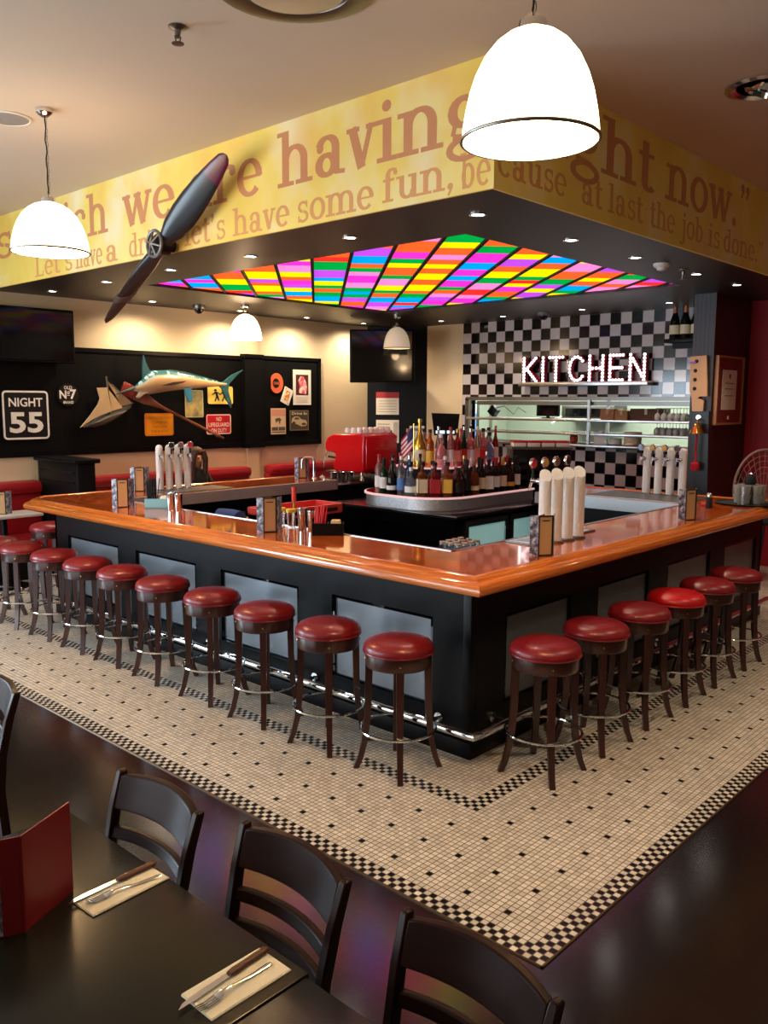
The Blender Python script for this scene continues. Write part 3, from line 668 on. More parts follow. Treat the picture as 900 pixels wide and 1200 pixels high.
def ring_fit(o, r, h, m): pass
DLS = [('along the fascia edge over the long side', [(560, 251), (410, 278), (294, 300), (200.5, 316), (125, 330), (61.5, 341)]),
       ('along the orange fascia over the short side', [(669, 281), (745, 301.5), (816, 321), (863.5, 333.5)]),
       ('behind the glass ceiling towards the back wall', [(426, 379), (359.5, 372), (281.5, 364), (178.5, 353)]),
       ('behind the glass ceiling towards the kitchen', [(517, 376), (589.5, 370.5), (682, 362.5), (784.5, 354.5)])]
proto = None
for where, pts in DLS:
    for i, (px, py) in enumerate(pts):
        p = az(px, py, SOF); lab = f'round recessed downlight {where}, {ordinal(i + 1)} from the bar corner'
        if where.startswith('behind'): lab = f'round recessed downlight {where}, {ordinal(i + 1)} from the corner television'
        if proto is None:
            proto = thing('downlight', lab, 'downlight', (p.x, p.y, SOF), 0, 'downlights in the dark soffit')
            MB().lathe([(.062, 0), (.062, -.006), (.046, -.008), (.044, -.002), (.044, 0)], 24).build('trim_ring', M_chrome, proto)
            MB().cyl(.043, -.004, -.001, 24).build('lens', M_dl, proto)
        else: dup(proto, lab, (p.x, p.y, SOF))
        wcol = (1.0, .80, .56) if not where.startswith('along the fascia') else (1.0, .86, .68)
        bw = where.endswith('back wall'); spot('downlight_beam', (p.x, p.y, SOF - .02), 64 if bw else 36, wcol, 160 if bw else 95, .7, .04)
# lights over the dining side, out of view above and behind the camera
spot('dining_beam', (.55, 2.6, CEIL - .05), 45, DINE, 60, .6, .05)
spot('dining_beam', (5.3, .6, CEIL - .05), 80, DINE, 120, .7, .05)
spot('dining_beam', (2.9, .4, CEIL - .05), 60, DINE, 120, .7, .05)
spot('dining_beam', (8.4, .9, CEIL - .05), 80, DINE, 120, .7, .05)

def dome_cam(px, py, label, m):
    p = az(px, py, SOF); t = thing('dome_camera', label, 'security camera', (p.x, p.y, SOF))
    MB().lathe([(.085, 0), (.085, -.03), (.08, -.045), (.06, -.05)], 24).build('housing', m, t)
    MB().lathe([(.062, -.045), (.06, -.07), (.045, -.095), (.02, -.108), (0, -.11)], 20).build('dome', M_gloss, t)
dome_cam(233, 358, 'dark dome security camera under the soffit beside the back pendant', M_dsteel)
dome_cam(637, 366, 'grey dome security camera above the kitchen checker tiles', mat('grey_plastic', rgb(120, 122, 128), .5))
p = az(775.5, 309, SOF); t = thing('motion_sensor', 'pale round motion sensor under the soffit by the orange fascia', 'sensor', (p.x, p.y, SOF))
MB().lathe([(.075, 0), (.075, -.02), (.06, -.035), (.05, -.036)], 24).build('housing', M_white, t); MB().lathe([(.05, -.035), (.04, -.055), (.02, -.064), (0, -.066)], 18).build('lens', M_white, t)
def sprinkler(p, z, label):
    t = thing('sprinkler', label, 'sprinkler', (p.x, p.y, z))
    MB().lathe([(.05, 0), (.05, -.006), (.03, -.012), (.018, -.02), (.014, -.05), (.02, -.055)], 20).build('escutcheon', M_dsteel, t)
    MB().rod((-.018, 0, -.05), (-.012, 0, -.085), .004).rod((.018, 0, -.05), (.012, 0, -.085), .004).lathe([(.0, -.085), (.034, -.086), (.034, -.09), (0, -.092)], 12).build('deflector', M_dsteel, t)
sprinkler(az(208, 31, CEIL), CEIL, 'brass-grey fire sprinkler head on the main ceiling above the mural')
sprinkler(az(801, 316, SOF), SOF, 'small fire sprinkler under the soffit beside the motion sensor')
p = az(345, -18, CEIL); t = thing('ceiling_vent', 'large round grey ceiling air diffuser at the top edge of the view', 'air vent', (p.x, p.y, CEIL))
MB().lathe([(.40, 0), (.40, -.012), (.33, -.03), (.28, -.02), (.27, 0)], 48).build('outer_ring', M_dsteel, t)
MB().lathe([(.255, -.0), (.25, -.03), (.2, -.045), (0, -.05)], 48).build('inner_cone', mat('pale_metal', rgb(190, 186, 182), .35, .6), t)
p = az(896, 101, CEIL); t = thing('ceiling_spotlight', 'chrome recessed spotlight in the ceiling above the red wall', 'spotlight', (p.x, p.y, CEIL))
MB().lathe([(.24, 0), (.24, -.012), (.2, -.02), (.17, -.004), (.17, 0)], 36).build('trim_ring', M_chrome, t)
MB().lathe([(.12, 0), (.12, -.04), (.10, -.05), (.09, -.02), (0, -.015)], 28, R(.35, 'X')).build('lamp_head', M_chrome, t)
p = az(8, 138, CEIL); t = thing('ceiling_speaker', 'flat round white ceiling speaker near the long-chain pendant', 'speaker', (p.x, p.y, CEIL))
MB().lathe([(.17, 0), (.17, -.006), (.155, -.012), (.15, -.008)], 36).build('rim', M_white, t); MB().lathe([(.15, -.003), (.15, -.008), (0, -.014)], 36).build('grille', mat('grille_grey', rgb(150, 146, 142), .6, bump=.6, bscale=300), t)

# ================================================================== PROPELLER
hub = at(190, 287, 0, 4.15); upt = Vector((4.03, 5.315, 3.845)); lot = Vector((4.34, 7.66, 2.79))
pp = thing('propeller', 'dark wooden aircraft propeller mounted slantwise on the yellow mural fascia', 'propeller', hub)
M_prop = mat('propeller_black', rgb(34, 34, 37), .3, noise=.15, nscale=10); M_maroon = mat('maroon_tip', rgb(92, 22, 46), .28); M_copper = mat('copper_tip', rgb(150, 100, 84), .3, .7); M_gsleeve = mat('grey_sleeve', rgb(116, 116, 118), .4, .5)
def blade(tip, twist, st):
    d = (tip - hub); L = d.length; d.normalize(); view = (hub - Vector((0, 0, CAMZ))).normalized()
    e = d.cross(view).normalized(); nrm = e.cross(d).normalized(); rings = []
    for s, cw, th, tw in st:
        a = twist * tw; cdir = e * math.cos(a) + nrm * math.sin(a); ndir = nrm * math.cos(a) - e * math.sin(a); ring = []
        for k in range(14):
            q = 2 * PI * k / 14; ring.append(tuple(d * (L * s) + cdir * (cw * math.cos(q)) + ndir * (th * math.sin(q))))
        rings.append(ring)
    return rings
stU = [(.02, .055, .05, 0), (.1, .07, .05, .3), (.2, .10, .04, .6), (.35, .115, .03, 1), (.5, .112, .024, 1), (.65, .10, .018, 1), (.77, .085, .013, 1)]
stU2 = [(.77, .0855, .0135, 1), (.88, .068, .011, 1), (.96, .052, .009, 1), (.99, .03, .006, 1), (1, .008, .003, 1)]
stL = [(.02, .055, .05, 0), (.1, .06, .05, .4), (.25, .085, .04, .8), (.45, .10, .03, 1), (.62, .095, .022, 1)]
stL2 = [(.60, .105, .03, 1), (.68, .10, .026, 1)]; stL3 = [(.67, .092, .02, 1), (.85, .072, .014, 1), (.95, .05, .01, 1), (1, .012, .004, 1)]
b1 = MB().loft(blade(upt, .25, stU)).build('blade', M_prop, pp, 50); MB().loft(blade(upt, .25, stU2)).build('blade_tip', M_maroon, b1, 50)
b2 = MB().loft(blade(lot, .95, stL)).build('blade', M_prop, pp, 50); MB().loft(blade(lot, .95, stL2)).build('tip_sleeve', M_gsleeve, b2, 50)
tip3 = MB().loft(blade(lot, .95, stL3)).build('blade_tip', mat('grey_tip', rgb(84, 76, 76), .3, .3), b2, 50)
hb = MB(); Hm = R(-PI / 2, 'Y')
hb.lathe([(.0, .0), (.085, .0), (.085, .10), (.07, .115), (0, .115)], 28, T(.05, 0, 0) @ Hm).build('hub', M_prop, pp)
hp = MB(); hp.tube([(-.075, .105 * math.cos(a * PI / 16), .105 * math.sin(a * PI / 16)) for a in range(32)], .014, 8, True)
for k in range(6): a = k * PI / 3 + .3; hp.rod((-.105, 0, 0), (-.075, .105 * math.cos(a), .105 * math.sin(a)), .010)
hp.lathe([(.03, 0), (.03, .02)], 16, T(-.07, 0, 0) @ Hm); hp.build('hub_plate', M_gsleeve, pp)
MB().cyl(.05, 0, .11, 16, T(.11, 0, 0) @ Hm).build('wall_mount', M_matte, pp)

# ================================================================== BACK WALL: SIGNS, SHIP, MARLIN, OAR, POSTERS
YW = YB - .035
def wall_item(name, label, cat, px0, py0, px1, py1, y, group=None):
    a, b = at(px0, py0, 1, y), at(px1, py1, 1, y)
    cx, cz = (a.x + b.x) / 2, (a.z + b.z) / 2
    t = thing(name, label, cat, (cx, y, cz), 0, group); return t, abs(b.x - a.x), abs(a.z - b.z)
def plate(w, h, r, d=.012): return MB().prism(rrect(w, h, r), -d, 0)
def ringplate(w, h, r, bw, y0, y1):
    o, i = rrect(w, h, r), rrect(w - 2 * bw, h - 2 * bw, max(r - bw, .004)); n = len(o); mb = MB()
    vs = [(x, y0, z) for x, z in o] + [(x, y0, z) for x, z in i] + [(x, y1, z) for x, z in o] + [(x, y1, z) for x, z in i]; fs = []
    for k in range(n):
        j = (k + 1) % n; fs += [(k, j, n + j, n + k), (k, j, 2 * n + j, 2 * n + k), (n + k, n + j, 3 * n + j, 3 * n + k)]
    return mb.add(vs, fs)
M_swhite = mat('sign_white', rgb(232, 226, 212), .5); M_sblack = mat('sign_black', rgb(16, 15, 14), .4)
t, w, h = wall_item('road_sign', 'square black road sign reading NIGHT 55 in white', 'sign', 0.5, 457, 58.5, 514.5, YW)
plate(w, h, .05).build('plate', M_sblack, t); ringplate(w * .98, h * .98, .05, .022, -.014, -.011).build('border', M_swhite, t, 0)
shift(text_mb('NIGHT', w * .72, h * .18, bold=.02), 0, -.013, h * .17).build('lettering', M_swhite, t, 0); shift(text_mb('55', w * .72, h * .42, bold=.03), 0, -.013, -h * .36).build('numerals', M_swhite, t, 0)
t, w, h = wall_item('round_sign', 'round black whiskey sign with OLD No 7 BRAND lettering', 'sign', 66.5, 448, 91.5, 477, YW)
MB().lathe([(w * .52, 0), (w * .52, .012), (0, .014)], 36, R(PI / 2, 'X')).build('plate', M_sblack, t)
lt = shift(text_mb('OLD', w * .4, h * .14, bold=.02), 0, -.017, h * .22); q = shift(text_mb('N', w * .34, h * .34, bold=.03), -w * .26, -.017, -h * .16); lt.add(q.v, q.f)
q = shift(text_mb('7', w * .32, h * .40, bold=.03), w * .24, -.017, -h * .18); lt.add(q.v, q.f); q = shift(text_mb('o', w * .14, h * .13, bold=.03), w * .01, -.017, h * .02); lt.add(q.v, q.f)
q = shift(text_mb('BRAND', w * .5, h * .11, bold=.02), 0, -.017, -h * .36); lt.add(q.v, q.f); lt.add([(-w * .06, -.017, -h * .04), (w * .08, -.017, -h * .04), (w * .08, -.017, -h * .01), (-w * .06, -.017, -h * .01)], [(0, 1, 2, 3)])
lt.build('lettering', M_swhite, t, 0)
t, w, h = wall_item('warning_sign', 'orange-yellow warning sign with four dark lines below the oar', 'sign', 169, 484.5, 203, 510, YW)
plate(w, h, .03).build('plate', mat('sign_amber', rgb(240, 158, 20), .45), t); lt = MB()
for s, z, wd in (('ABSOLUTELY NO', .24, .88), ('CLIMBING', .04, .56), ('THROUGH', -.16, .52), ('THE ROCKS', -.36, .62)): q = shift(text_mb(s, w * wd, h * .12), 0, -.013, h * z); lt.add(q.v, q.f)
lt.build('lettering', mat('sign_brown', rgb(176, 96, 16), .5), t, 0); ringplate(w * .97, h * .96, .03, .012, -.0135, -.011).build('border', mat('sign_orange', rgb(224, 120, 18), .5), t, 0)
t, w, h = wall_item('faded_poster', 'faded olive poster with pale figure under the marlin belly', 'poster', 216, 457, 238, 489, YW)
g = NG('faded_poster_print'); x, y, z, v = g.xyz(); n = g.noise(v, 7, 3)
g.col(g.ramp(n, [(.3, rgb(92, 86, 62)), (.5, rgb(146, 138, 92)), (.62, rgb(176, 160, 100)), (.75, rgb(206, 178, 84))])); g.set(Roughness=.5)
plate(w, h, .02).build('sheet', g.m, t); ringplate(w, h, .02, .014, -.0135, -.011).build('border', mat('poster_olive', rgb(180, 176, 130), .5), t, 0)
t, w, h = wall_item('pedestrian_sign', 'yellow sign with two running black figures behind the marlin tail', 'sign', 243, 452.5, 272.5, 473.5, YW)
plate(w, h, .03).build('plate', mat('sign_yellow', rgb(238, 206, 96), .45), t); fg = MB()
for ox, k in ((-.18, 1.0), (.12, 1.0)):
    P = lambda a: [((ox + p[0] * k) * w, p[1] * h) for p in a]
    for poly in ([(-.1, .28), (-.04, .36), (.03, .32), (.03, .24), (-.05, .22)], [(-.07, .22), (.03, .2), (.08, -.04), (0, -.06)], [(0, -.05), (.08, -.03), (.14, -.3), (.09, -.32)], [(0, -.06), (.05, -.03), (-.03, -.36), (-.08, -.34)], [(-.05, .2), (-.02, .13), (-.14, .0), (-.17, .04)], [(.03, .2), (.05, .12), (.15, .02), (.17, .07)]):
        q = P(poly); fg.add([(a, -.0135, b) for a, b in q], [tuple(range(len(q)))])
fg.build('figures', M_sblack, t, 0)
t, w, h = wall_item('lifeguard_sign', 'red sign reading NO LIFEGUARD ON DUTY at the oar handle', 'sign', 241, 485.5, 270.5, 508.5, YW)
plate(w, h, .03).build('plate', mat('sign_red', rgb(186, 18, 34), .45), t); lt = MB()
for s, z, wd in (('NO', .16, .2), ('LIFEGUARD', -.12, .84), ('ON DUTY', -.4, .64)): q = shift(text_mb(s, w * wd, h * .2, bold=.01), 0, -.013, h * z); lt.add(q.v, q.f)
lt.build('lettering', M_swhite, t, 0); ringplate(w * .98, h * .97, .03, .012, -.0135, -.011).build('border', M_swhite, t, 0)
YP = YB - .055
t, w, h = wall_item('round_sign', 'orange round sign with a dark centre disc on black board', 'sign', 316, 437, 331.5, 461, YP)
g = [(w / 2 * math.cos(a * PI / 18) * 1.0, h / 2 * math.sin(a * PI / 18)) for a in range(36)]; g = [(max(x, -w * .42), z) for x, z in g]
MB().prism(g, -.012, 0).build('plate', mat('sign_coral', rgb(226, 104, 60), .5), t); MB().prism([(w * .26 * math.cos(a * PI / 12) - w * .06, h * .24 * math.sin(a * PI / 12)) for a in range(24)], -.014, -.01).build('centre_disc', M_sblack, t)
shift(text_mb('ONE', w * .42, h * .14, bold=.02), -w * .06, -.0155, -h * .07).build('lettering', mat('sign_coral', None), t, 0)
t, w, h = wall_item('playing_card', 'tilted king playing card picture below the orange round sign', 'picture', 327.5, 452, 344, 476, YP - .012); t.rotation_euler = (0, .42, 0)
cw, chh = .175, .25; plate(cw, chh, .008).build('card', M_paper, t); g = NG('card_print'); x, y, z, v = g.xyz(); n = g.noise(v, 26, 3)
g.col(g.ramp(n, [(.35, rgb(250, 236, 200)), (.48, rgb(230, 150, 40)), (.6, rgb(196, 110, 30)), (.7, rgb(250, 230, 190))])); g.set(Roughness=.5)
MB().box(-cw * .24, cw * .24, -.0145, -.011, -chh * .32, chh * .32).build('court_figure', g.m, t, 0)
q = text_mb('K', None, .03, bold=.02); shift(q, -cw * .36, -.0135, chh * .34); q2 = shift(text_mb('K', None, .03, bold=.02), cw * .36, -.0135, -chh * .45); q.add(q2.v, q2.f); q.build('index_letters', mat('card_orange', rgb(214, 120, 30), .5), t, 0)
t, w, h = wall_item('framed_poster', 'tall white poster with a pink and red portrait panel', 'poster', 343, 433, 364, 474.5, YP)
plate(w, h, .005).build('sheet', M_paper, t); MB().box(-w * .36, w * .34, -.014, -.01, -h * .22, h * .36).build('portrait_ground', mat('oxblood_print', rgb(78, 24, 22), .6), t, 0)
g = NG('pink_print'); x, y, z, v = g.xyz(); n = g.noise(v, 11, 3); g.col(g.ramp(n, [(.38, rgb(222, 60, 84)), (.5, rgb(240, 130, 140)), (.58, rgb(250, 225, 215))])); g.set(Roughness=.6)
MB().prism([(w * a, h * b) for a, b in ((-.2, -.16), (.2, -.2), (.26, .0), (.2, .16), (.08, .3), (-.1, .32), (-.22, .2), (-.16, .02))], -.0165, -.013).build('figure', g.m, t, 0)
lt = MB()
for k in range(3): lt.box(-w * .36, w * .3, -.0145, -.011, -h * (.3 + .06 * k), -h * (.29 + .06 * k))
lt.build('caption_lines', mat('pale_ink', rgb(196, 184, 160), .7), t, 0)
t, w, h = wall_item('boxing_poster', 'pale bill poster in stacked bands with a small dark figure', 'poster', 317, 478.5, 334.5, 508.5, YP)
plate(w, h, .004).build('sheet', mat('bill_cream', rgb(214, 186, 150), .7), t); MB().box(-w * .48, w * .48, -.0135, -.01, h * .2, h * .46).build('top_band', mat('bill_salmon', rgb(206, 146, 116), .7), t, 0)
fg = MB(); fg.prism([(w * a, h * b) for a, b in ((-.22, .1), (.05, .14), (.2, .06), (.12, .0), (.1, -.1), (.04, -.1), (.02, .0), (-.1, .0), (-.14, -.06), (-.2, -.04))], -.014, -.01)
for a, b, c_, d in ((-.46, -.04, -.36, -.22), (.0, .44, -.36, -.22), (-.46, .44, -.44, -.4)): fg.box(w * a, w * b, -.014, -.01, h * c_, h * d)
fg.build('dark_print', mat('bill_ink', rgb(92, 80, 62), .7), t, 0)
t, w, h = wall_item('car_picture', 'square sepia picture of an old car below the tall poster', 'picture', 339, 481, 361, 504, YP)
plate(w, h, .004).build('sheet', mat('sepia_dark', rgb(74, 62, 46), .6), t); ringplate(w, h, .004, .012, -.0135, -.011).build('border', mat('sepia_mid', rgb(140, 120, 90), .6), t, 0)
fg = MB(); fg.prism([(w * a, h * b) for a, b in ((-.42, -.12), (-.38, .1), (-.26, .2), (-.05, .2), (.1, .06), (.36, .0), (.42, -.14), (.36, -.28), (.1, -.3), (-.1, -.2))], -.0145, -.01); fg.build('car_print', mat('sepia_light', rgb(196, 176, 134), .6), t, 0)
fg = MB(); fg.prism([(w * a, h * b) for a, b in ((-.28, .05), (-.22, .15), (-.07, .15), (.02, .05))], -.016, -.012); fg.prism([(w * (-.3 + .09 * math.cos(k * PI / 8)), h * (-.14 + .09 * math.sin(k * PI / 8))) for k in range(16)], -.016, -.012); fg.prism([(w * (.24 + .13 * math.cos(k * PI / 8)), h * (-.18 + .06 * math.sin(k * PI / 8))) for k in range(16)], -.016, -.012); fg.build('car_details', mat('sepia_dark', None), t, 0)
shift(text_mb('Drive In', w * .8, h * .14, bold=.02), 0, -.0145, h * .28).build('lettering', mat('sepia_pale', rgb(224, 208, 170), .6), t, 0)

def pxz(pts, y, o):
    out = []
    for a, b in pts: q = at(a, b, 1, y); out.append((q.x - o.x, q.z - o.z))
    return out
# model sailing ship
o = at(126, 480, 1, 10.05); t = thing('model_ship', 'wooden half-model sailing ship with tan sails on black board', 'model ship', (o.x, 10.05, o.z))
M_sail = mat('aged_sail', rgb(202, 172, 128), .8, noise=.14, nscale=9); M_hull = mat('weathered_hull', rgb(92, 84, 72), .6, noise=.25, nscale=14)
hpx = [(100, 500.5), (112, 501), (125, 497.5), (138, 489), (148, 480), (156, 473.5), (143, 478), (129, 484), (112, 493)]
hz = pxz(hpx, 10.05, o); cx_ = sum(a for a, b in hz) / len(hz); cz_ = sum(b for a, b in hz) / len(hz)
MB().loft([[(a, .08, b) for a, b in hz], [(a, 0.02, b) for a, b in hz], [(cx_ + (a - cx_) * .8, -.05, cz_ + (b - cz_) * .7) for a, b in hz], [(cx_ + (a - cx_) * .5, -.08, cz_ + (b - cz_) * .4) for a, b in hz]]).build('hull', M_hull, t, 60)
def sail(pts, dy, nm):
    z = pxz(pts, 10.05, o); MB().prism(z, dy - .007, dy + .007).build(nm, M_sail, t, 0)
sail([(112, 454.5), (124, 454), (126.5, 468), (129, 482), (118, 486), (106, 492), (92.5, 501), (104, 487), (113, 474), (115.5, 467)], -.03, 'mainsail')
sail([(127, 457), (135, 467), (143, 478), (129, 482)], -.01, 'foresail')
sail([(126, 446.5), (139, 458), (156.5, 472.5), (143, 476), (136, 462)], .02, 'jib')
m_ = pxz([(124, 441), (129.5, 486), (126, 446), (157, 473)], 10.05, o)
MB().rod((m_[0][0], -.01, m_[0][1]), (m_[1][0], -.01, m_[1][1]), .012).rod((m_[2][0], .01, m_[2][1]), (m_[3][0], .01, m_[3][1]), .006).build('mast', M_hull, t)
# oar
a = at(143, 453.5, 1, 10.02); b = at(262, 513.5, 1, 10.02); t = thing('oar', 'old wooden oar with red blade tip slanting below the marlin', 'oar', a)
d = b - a; L = d.length; Mo = look((0, 0, 0), d); M_oar = dark_wood_material('oar_wood', rgb(96, 50, 28), rgb(140, 80, 48), .45)
Mo = d.to_track_quat('Z', 'Y').to_matrix().to_4x4(); d.normalize(); wv = Vector((0, 1, 0)).cross(d).normalized()
def oring(s, w_, th): 
    return [tuple(d * s + wv * (w_ * math.cos(q * PI / 6)) + Vector((0, 1, 0)) * (th * math.sin(q * PI / 6))) for q in range(12)]
MB().loft([oring(.2, .085, .014), oring(.38, .075, .016), oring(.5, .045, .02), oring(.62, .024, .02), oring(.8, .019, .019), oring(L * .92, .018, .018), oring(L * .925, .026, .026), oring(L * .95, .026, .026), oring(L * .955, .016, .016), oring(L, .014, .014)]).build('shaft', M_oar, t, 50)
MB().loft([oring(0, .075, .010), oring(.03, .085, .012), oring(.2, .0852, .0142)]).build('blade_tip', mat('oar_red', rgb(128, 40, 28), .5, noise=.2), t, 50)
# marlin
o = at(205, 447, 1, 9.95); t = thing('mounted_marlin', 'mounted blue marlin trophy fish with tan flank and teal back', 'fish trophy', (o.x, 9.95, o.z))
g = NG('marlin_skin'); x, y, z, v = g.xyz('Generated'); n = g.noise(g.comb(g.m_('MULTIPLY', x, 24.0), y, g.m_('MULTIPLY', z, 2.0)), 1.0, 2)
xo, yo, zo, vo = g.xyz('UV')
g.col(g.mix(g.m_('MULTIPLY', g.m_('GREATER_THAN', n, .58), g.m_('GREATER_THAN', yo, .7)), g.ramp(yo, [(0.05, rgb(172, 156, 134)), (.3, rgb(176, 148, 112)), (.6, rgb(196, 164, 116)), (.74, rgb(190, 190, 160)), (.82, rgb(70, 118, 122)), (1, rgb(36, 92, 104))]), rgb(150, 190, 190)))
g.set(Roughness=.25, Coat_Weight=.4); M_mar = g.m; M_fin = mat('marlin_fin', rgb(44, 92, 100), .4, noise=.2, nscale=12); M_pale = mat('marlin_jaw', rgb(176, 160, 140), .4)
prof = [(153, 455.5, 457.5), (160, 450.5, 459.5), (166, 445, 462), (173, 437, 462.5), (180, 434, 461.5), (195, 433.5, 459), (210, 436, 457), (225, 439.5, 455.5), (240, 443, 454), (252, 446, 453.2), (260, 448, 452.3), (265, 449, 451.5)]
rings = []
for px_, ty, by in prof:
    A, B = at(px_, ty, 1, 9.95), at(px_, by, 1, 9.95); cz = (A.z + B.z) / 2 - o.z; hh = (A.z - B.z) / 2; xx = A.x - o.x
    rings.append([(xx, .0 + max(hh * .62, .02) * math.sin(q * PI / 9), cz + hh * math.cos(q * PI / 9)) for q in range(18)])
mb = MB().loft(rings); me = mb.mesh('body', M_mar, 70); uvl = me.uv_layers.new(name='UVMap')
bnd = {}
for k, rg in enumerate(rings):
    zs = [p[2] for p in rg]
    for i, p in enumerate(rg): bnd[k * 18 + i] = (p[2] - min(zs)) / max(1e-6, max(zs) - min(zs))
for l, uvd in zip(me.loops, uvl.data): uvd.uv = (0, bnd[l.vertex_index])
body = link(bpy.data.objects.new('body', me), t)
def fin(pts, dy, nm, m=M_fin, th=.012): MB().prism(pxz(pts, 9.95, o), dy - th, dy + th).build(nm, m, t, 0)
fin([(167, 444), (166.5, 430), (168, 416), (171, 426), (175, 434), (184, 434.5), (176, 438)], 0, 'dorsal_fin')
fin([(184, 434.5), (200, 433), (216, 435.5), (240, 442), (255, 446), (240, 444), (216, 439), (196, 436)], 0, 'back_ridge')
fin([(256, 449), (262, 447), (272, 439), (284.5, 433.5), (277, 440), (268, 450), (267, 458), (271, 472), (270.5, 478), (266, 470), (260, 456), (256, 452)], 0, 'tail_fin')
fin([(211, 455.5), (219, 454.5), (220, 470), (216, 471.5), (213, 464)], -.1, 'pelvic_fin', mat('fin_blue', rgb(56, 130, 168), .4))
fin([(180, 452), (194, 448), (210, 446.5), (205, 449), (192, 452)], -.17, 'pectoral_fin', mat('fin_dark', rgb(50, 40, 34), .4))
fin([(159, 465), (162, 459.5), (172, 459.5), (166, 462), (160, 466.5)], -.03, 'lower_jaw', M_pale, .03)
A, B = at(158, 455, 1, 9.95) - o, at(136, 462, 1, 9.95) - o; MB().rod((A.x, 0, A.z), (B.x, 0, B.z), .028, .006).build('bill', mat('bill_grey', rgb(70, 84, 84), .4), t)
# televisions
t = thing('wall_television', 'black flat television high on the back wall above the NIGHT sign', 'television', (4.22, 10.05, 2.80))
MB().box(-1.02, 1.02, -.03, .05, -.31, .33, b=.012).build('bezel', M_black, t); MB().box(-.995, .995, -.034, -.03, -.28, .30).build('screen', M_screen, t, 0); MB().box(-.3, .3, .05, .149, -.15, .15).build('wall_bracket', M_matte, t)
p = Vector((0, 0, CAMZ)) + (_fw * FPX + _r * (448 - 450) - _u * (417.5 - 600)) / FPX * 13.5
t = thing('corner_television', 'black television hung in the corner above the pinned notices', 'television', p, YAW - PI / 2)
MB().box(-.515, .515, -.03, .06, -.415, .415, b=.012).build('bezel', M_black, t); MB().box(-.49, .47, -.034, -.03, -.385, .39).build('screen', M_screen, t, 0); MB().box(-.12, .12, .06, .7, -.1, .1).build('wall_bracket', M_matte, t)
# notices pinned on the corner boards
def corner_pt(px, py):
    n = Vector((-(10.2 - 9.36), -(11.2 - 10.62), 0)).normalized(); p0 = Vector((10.62, 10.2, 0)); d = _fw * FPX + _r * (px - 450) - _u * (py - 600); c = Vector((0, 0, CAMZ))
    return c + d * ((p0 - c).dot(n) / d.dot(n)) + n * .012
CR = math.atan2(-(10.2 - 9.36), 11.2 - 10.62)
def notice(label, x0, y0, x1, y1, parts):
    a, b = corner_pt(x0, y0), corner_pt(x1, y1); c = (a + b) / 2; w = math.hypot(b.x - a.x, b.y - a.y); h = abs(a.z - b.z)
    t = thing('notice', label, 'notice', c, CR); MB().box(-w / 2, w / 2, -.006, .006, -h / 2, h / 2).build('sheet', M_paper, t, 0)
    for nm, m, rs in parts:
        mb = MB()
        for q in rs: mb.box(q[0] * w, q[1] * w, -.009, -.005, q[2] * h, q[3] * h)
        mb.build(nm, m, t, 0)
M_ink = mat('notice_ink', rgb(150, 146, 140), .7); M_nred = mat('notice_red', rgb(176, 50, 60), .6)
notice('white notice with a red heading band under the corner television', 441, 459.5, 467.5, 486, [('heading_band', M_nred, [(-.5, .5, .24, .5)]), ('text_lines', M_ink, [(-.4, .4, .1 - k * .12, .12 - k * .12) for k in range(5)])])
notice('pale two-column notice with a dark photo below the red-headed notice', 441, 492, 467.5, 519, [('text_lines', M_ink, [(-.42, .1, .3 - k * .12, .33 - k * .12) for k in range(6)]), ('photo', M_sblack, [(.06, .2, -.3, .05)]), ('side_column', mat('notice_grey', rgb(196, 190, 190), .7), [(.26, .46, -.4, .4)])])
notice('narrow notice behind the small flag on the corner boards', 480, 499, 497, 532, [('heading_band', mat('notice_blue', rgb(120, 130, 150), .7), [(-.46, .46, .32, .42)]), ('red_block', M_nred, [(-.4, .1, -.3, -.22)])])

# ================================================================== BOOTHS, PARTITION, PERSON
def booth(label, x0, x1):
    cx = (x0 + x1) / 2; w = (x1 - x0) / 2; t = thing('booth_bench', label, 'bench', (cx, 10.0, 0), 0, 'red booth benches')
    MB().box(-w, w, -.5, .17, 0, .32).build('bench_plinth', M_black, t, 0)
    MB().box(-w, w, -.56, .0, .32, .47, b=.04).build('seat_cushion', M_booth, t)
    MB().box(-w, w, -.02, .14, .45, .97, b=.04).build('back_cushion', M_booth, t)
    MB().box(-w, w, -.08, .15, .93, 1.09, b=.06).build('top_roll', M_booth, t)
booth('red vinyl booth bench beyond the dark partition at the far end', 2.4, 4.72)
booth('red vinyl booth bench behind the bar taps where a person sits', 5.05, 7.9)
booth('red vinyl booth bench under the small posters', 8.26, 10.5)
t = thing('booth_partition', 'dark panelled booth partition standing out from the back wall', 'partition', (4.88, 9.68, 0))
MB().box(-.11, .11, -.50, .49, 0, 1.32, b=.008).build('panel_body', M_black, t); MB().box(-.16, .16, -.54, .5, 1.32, 1.37, b=.012).build('cap_moulding', M_black, t)
MB().box(-.122, -.11, -.42, .42, 1.08, 1.1).box(-.122, -.11, -.42, .42, 1.2, 1.22).box(-.122, -.11, -.42, .42, .2, .9).build('side_panel', M_black, t, 0)

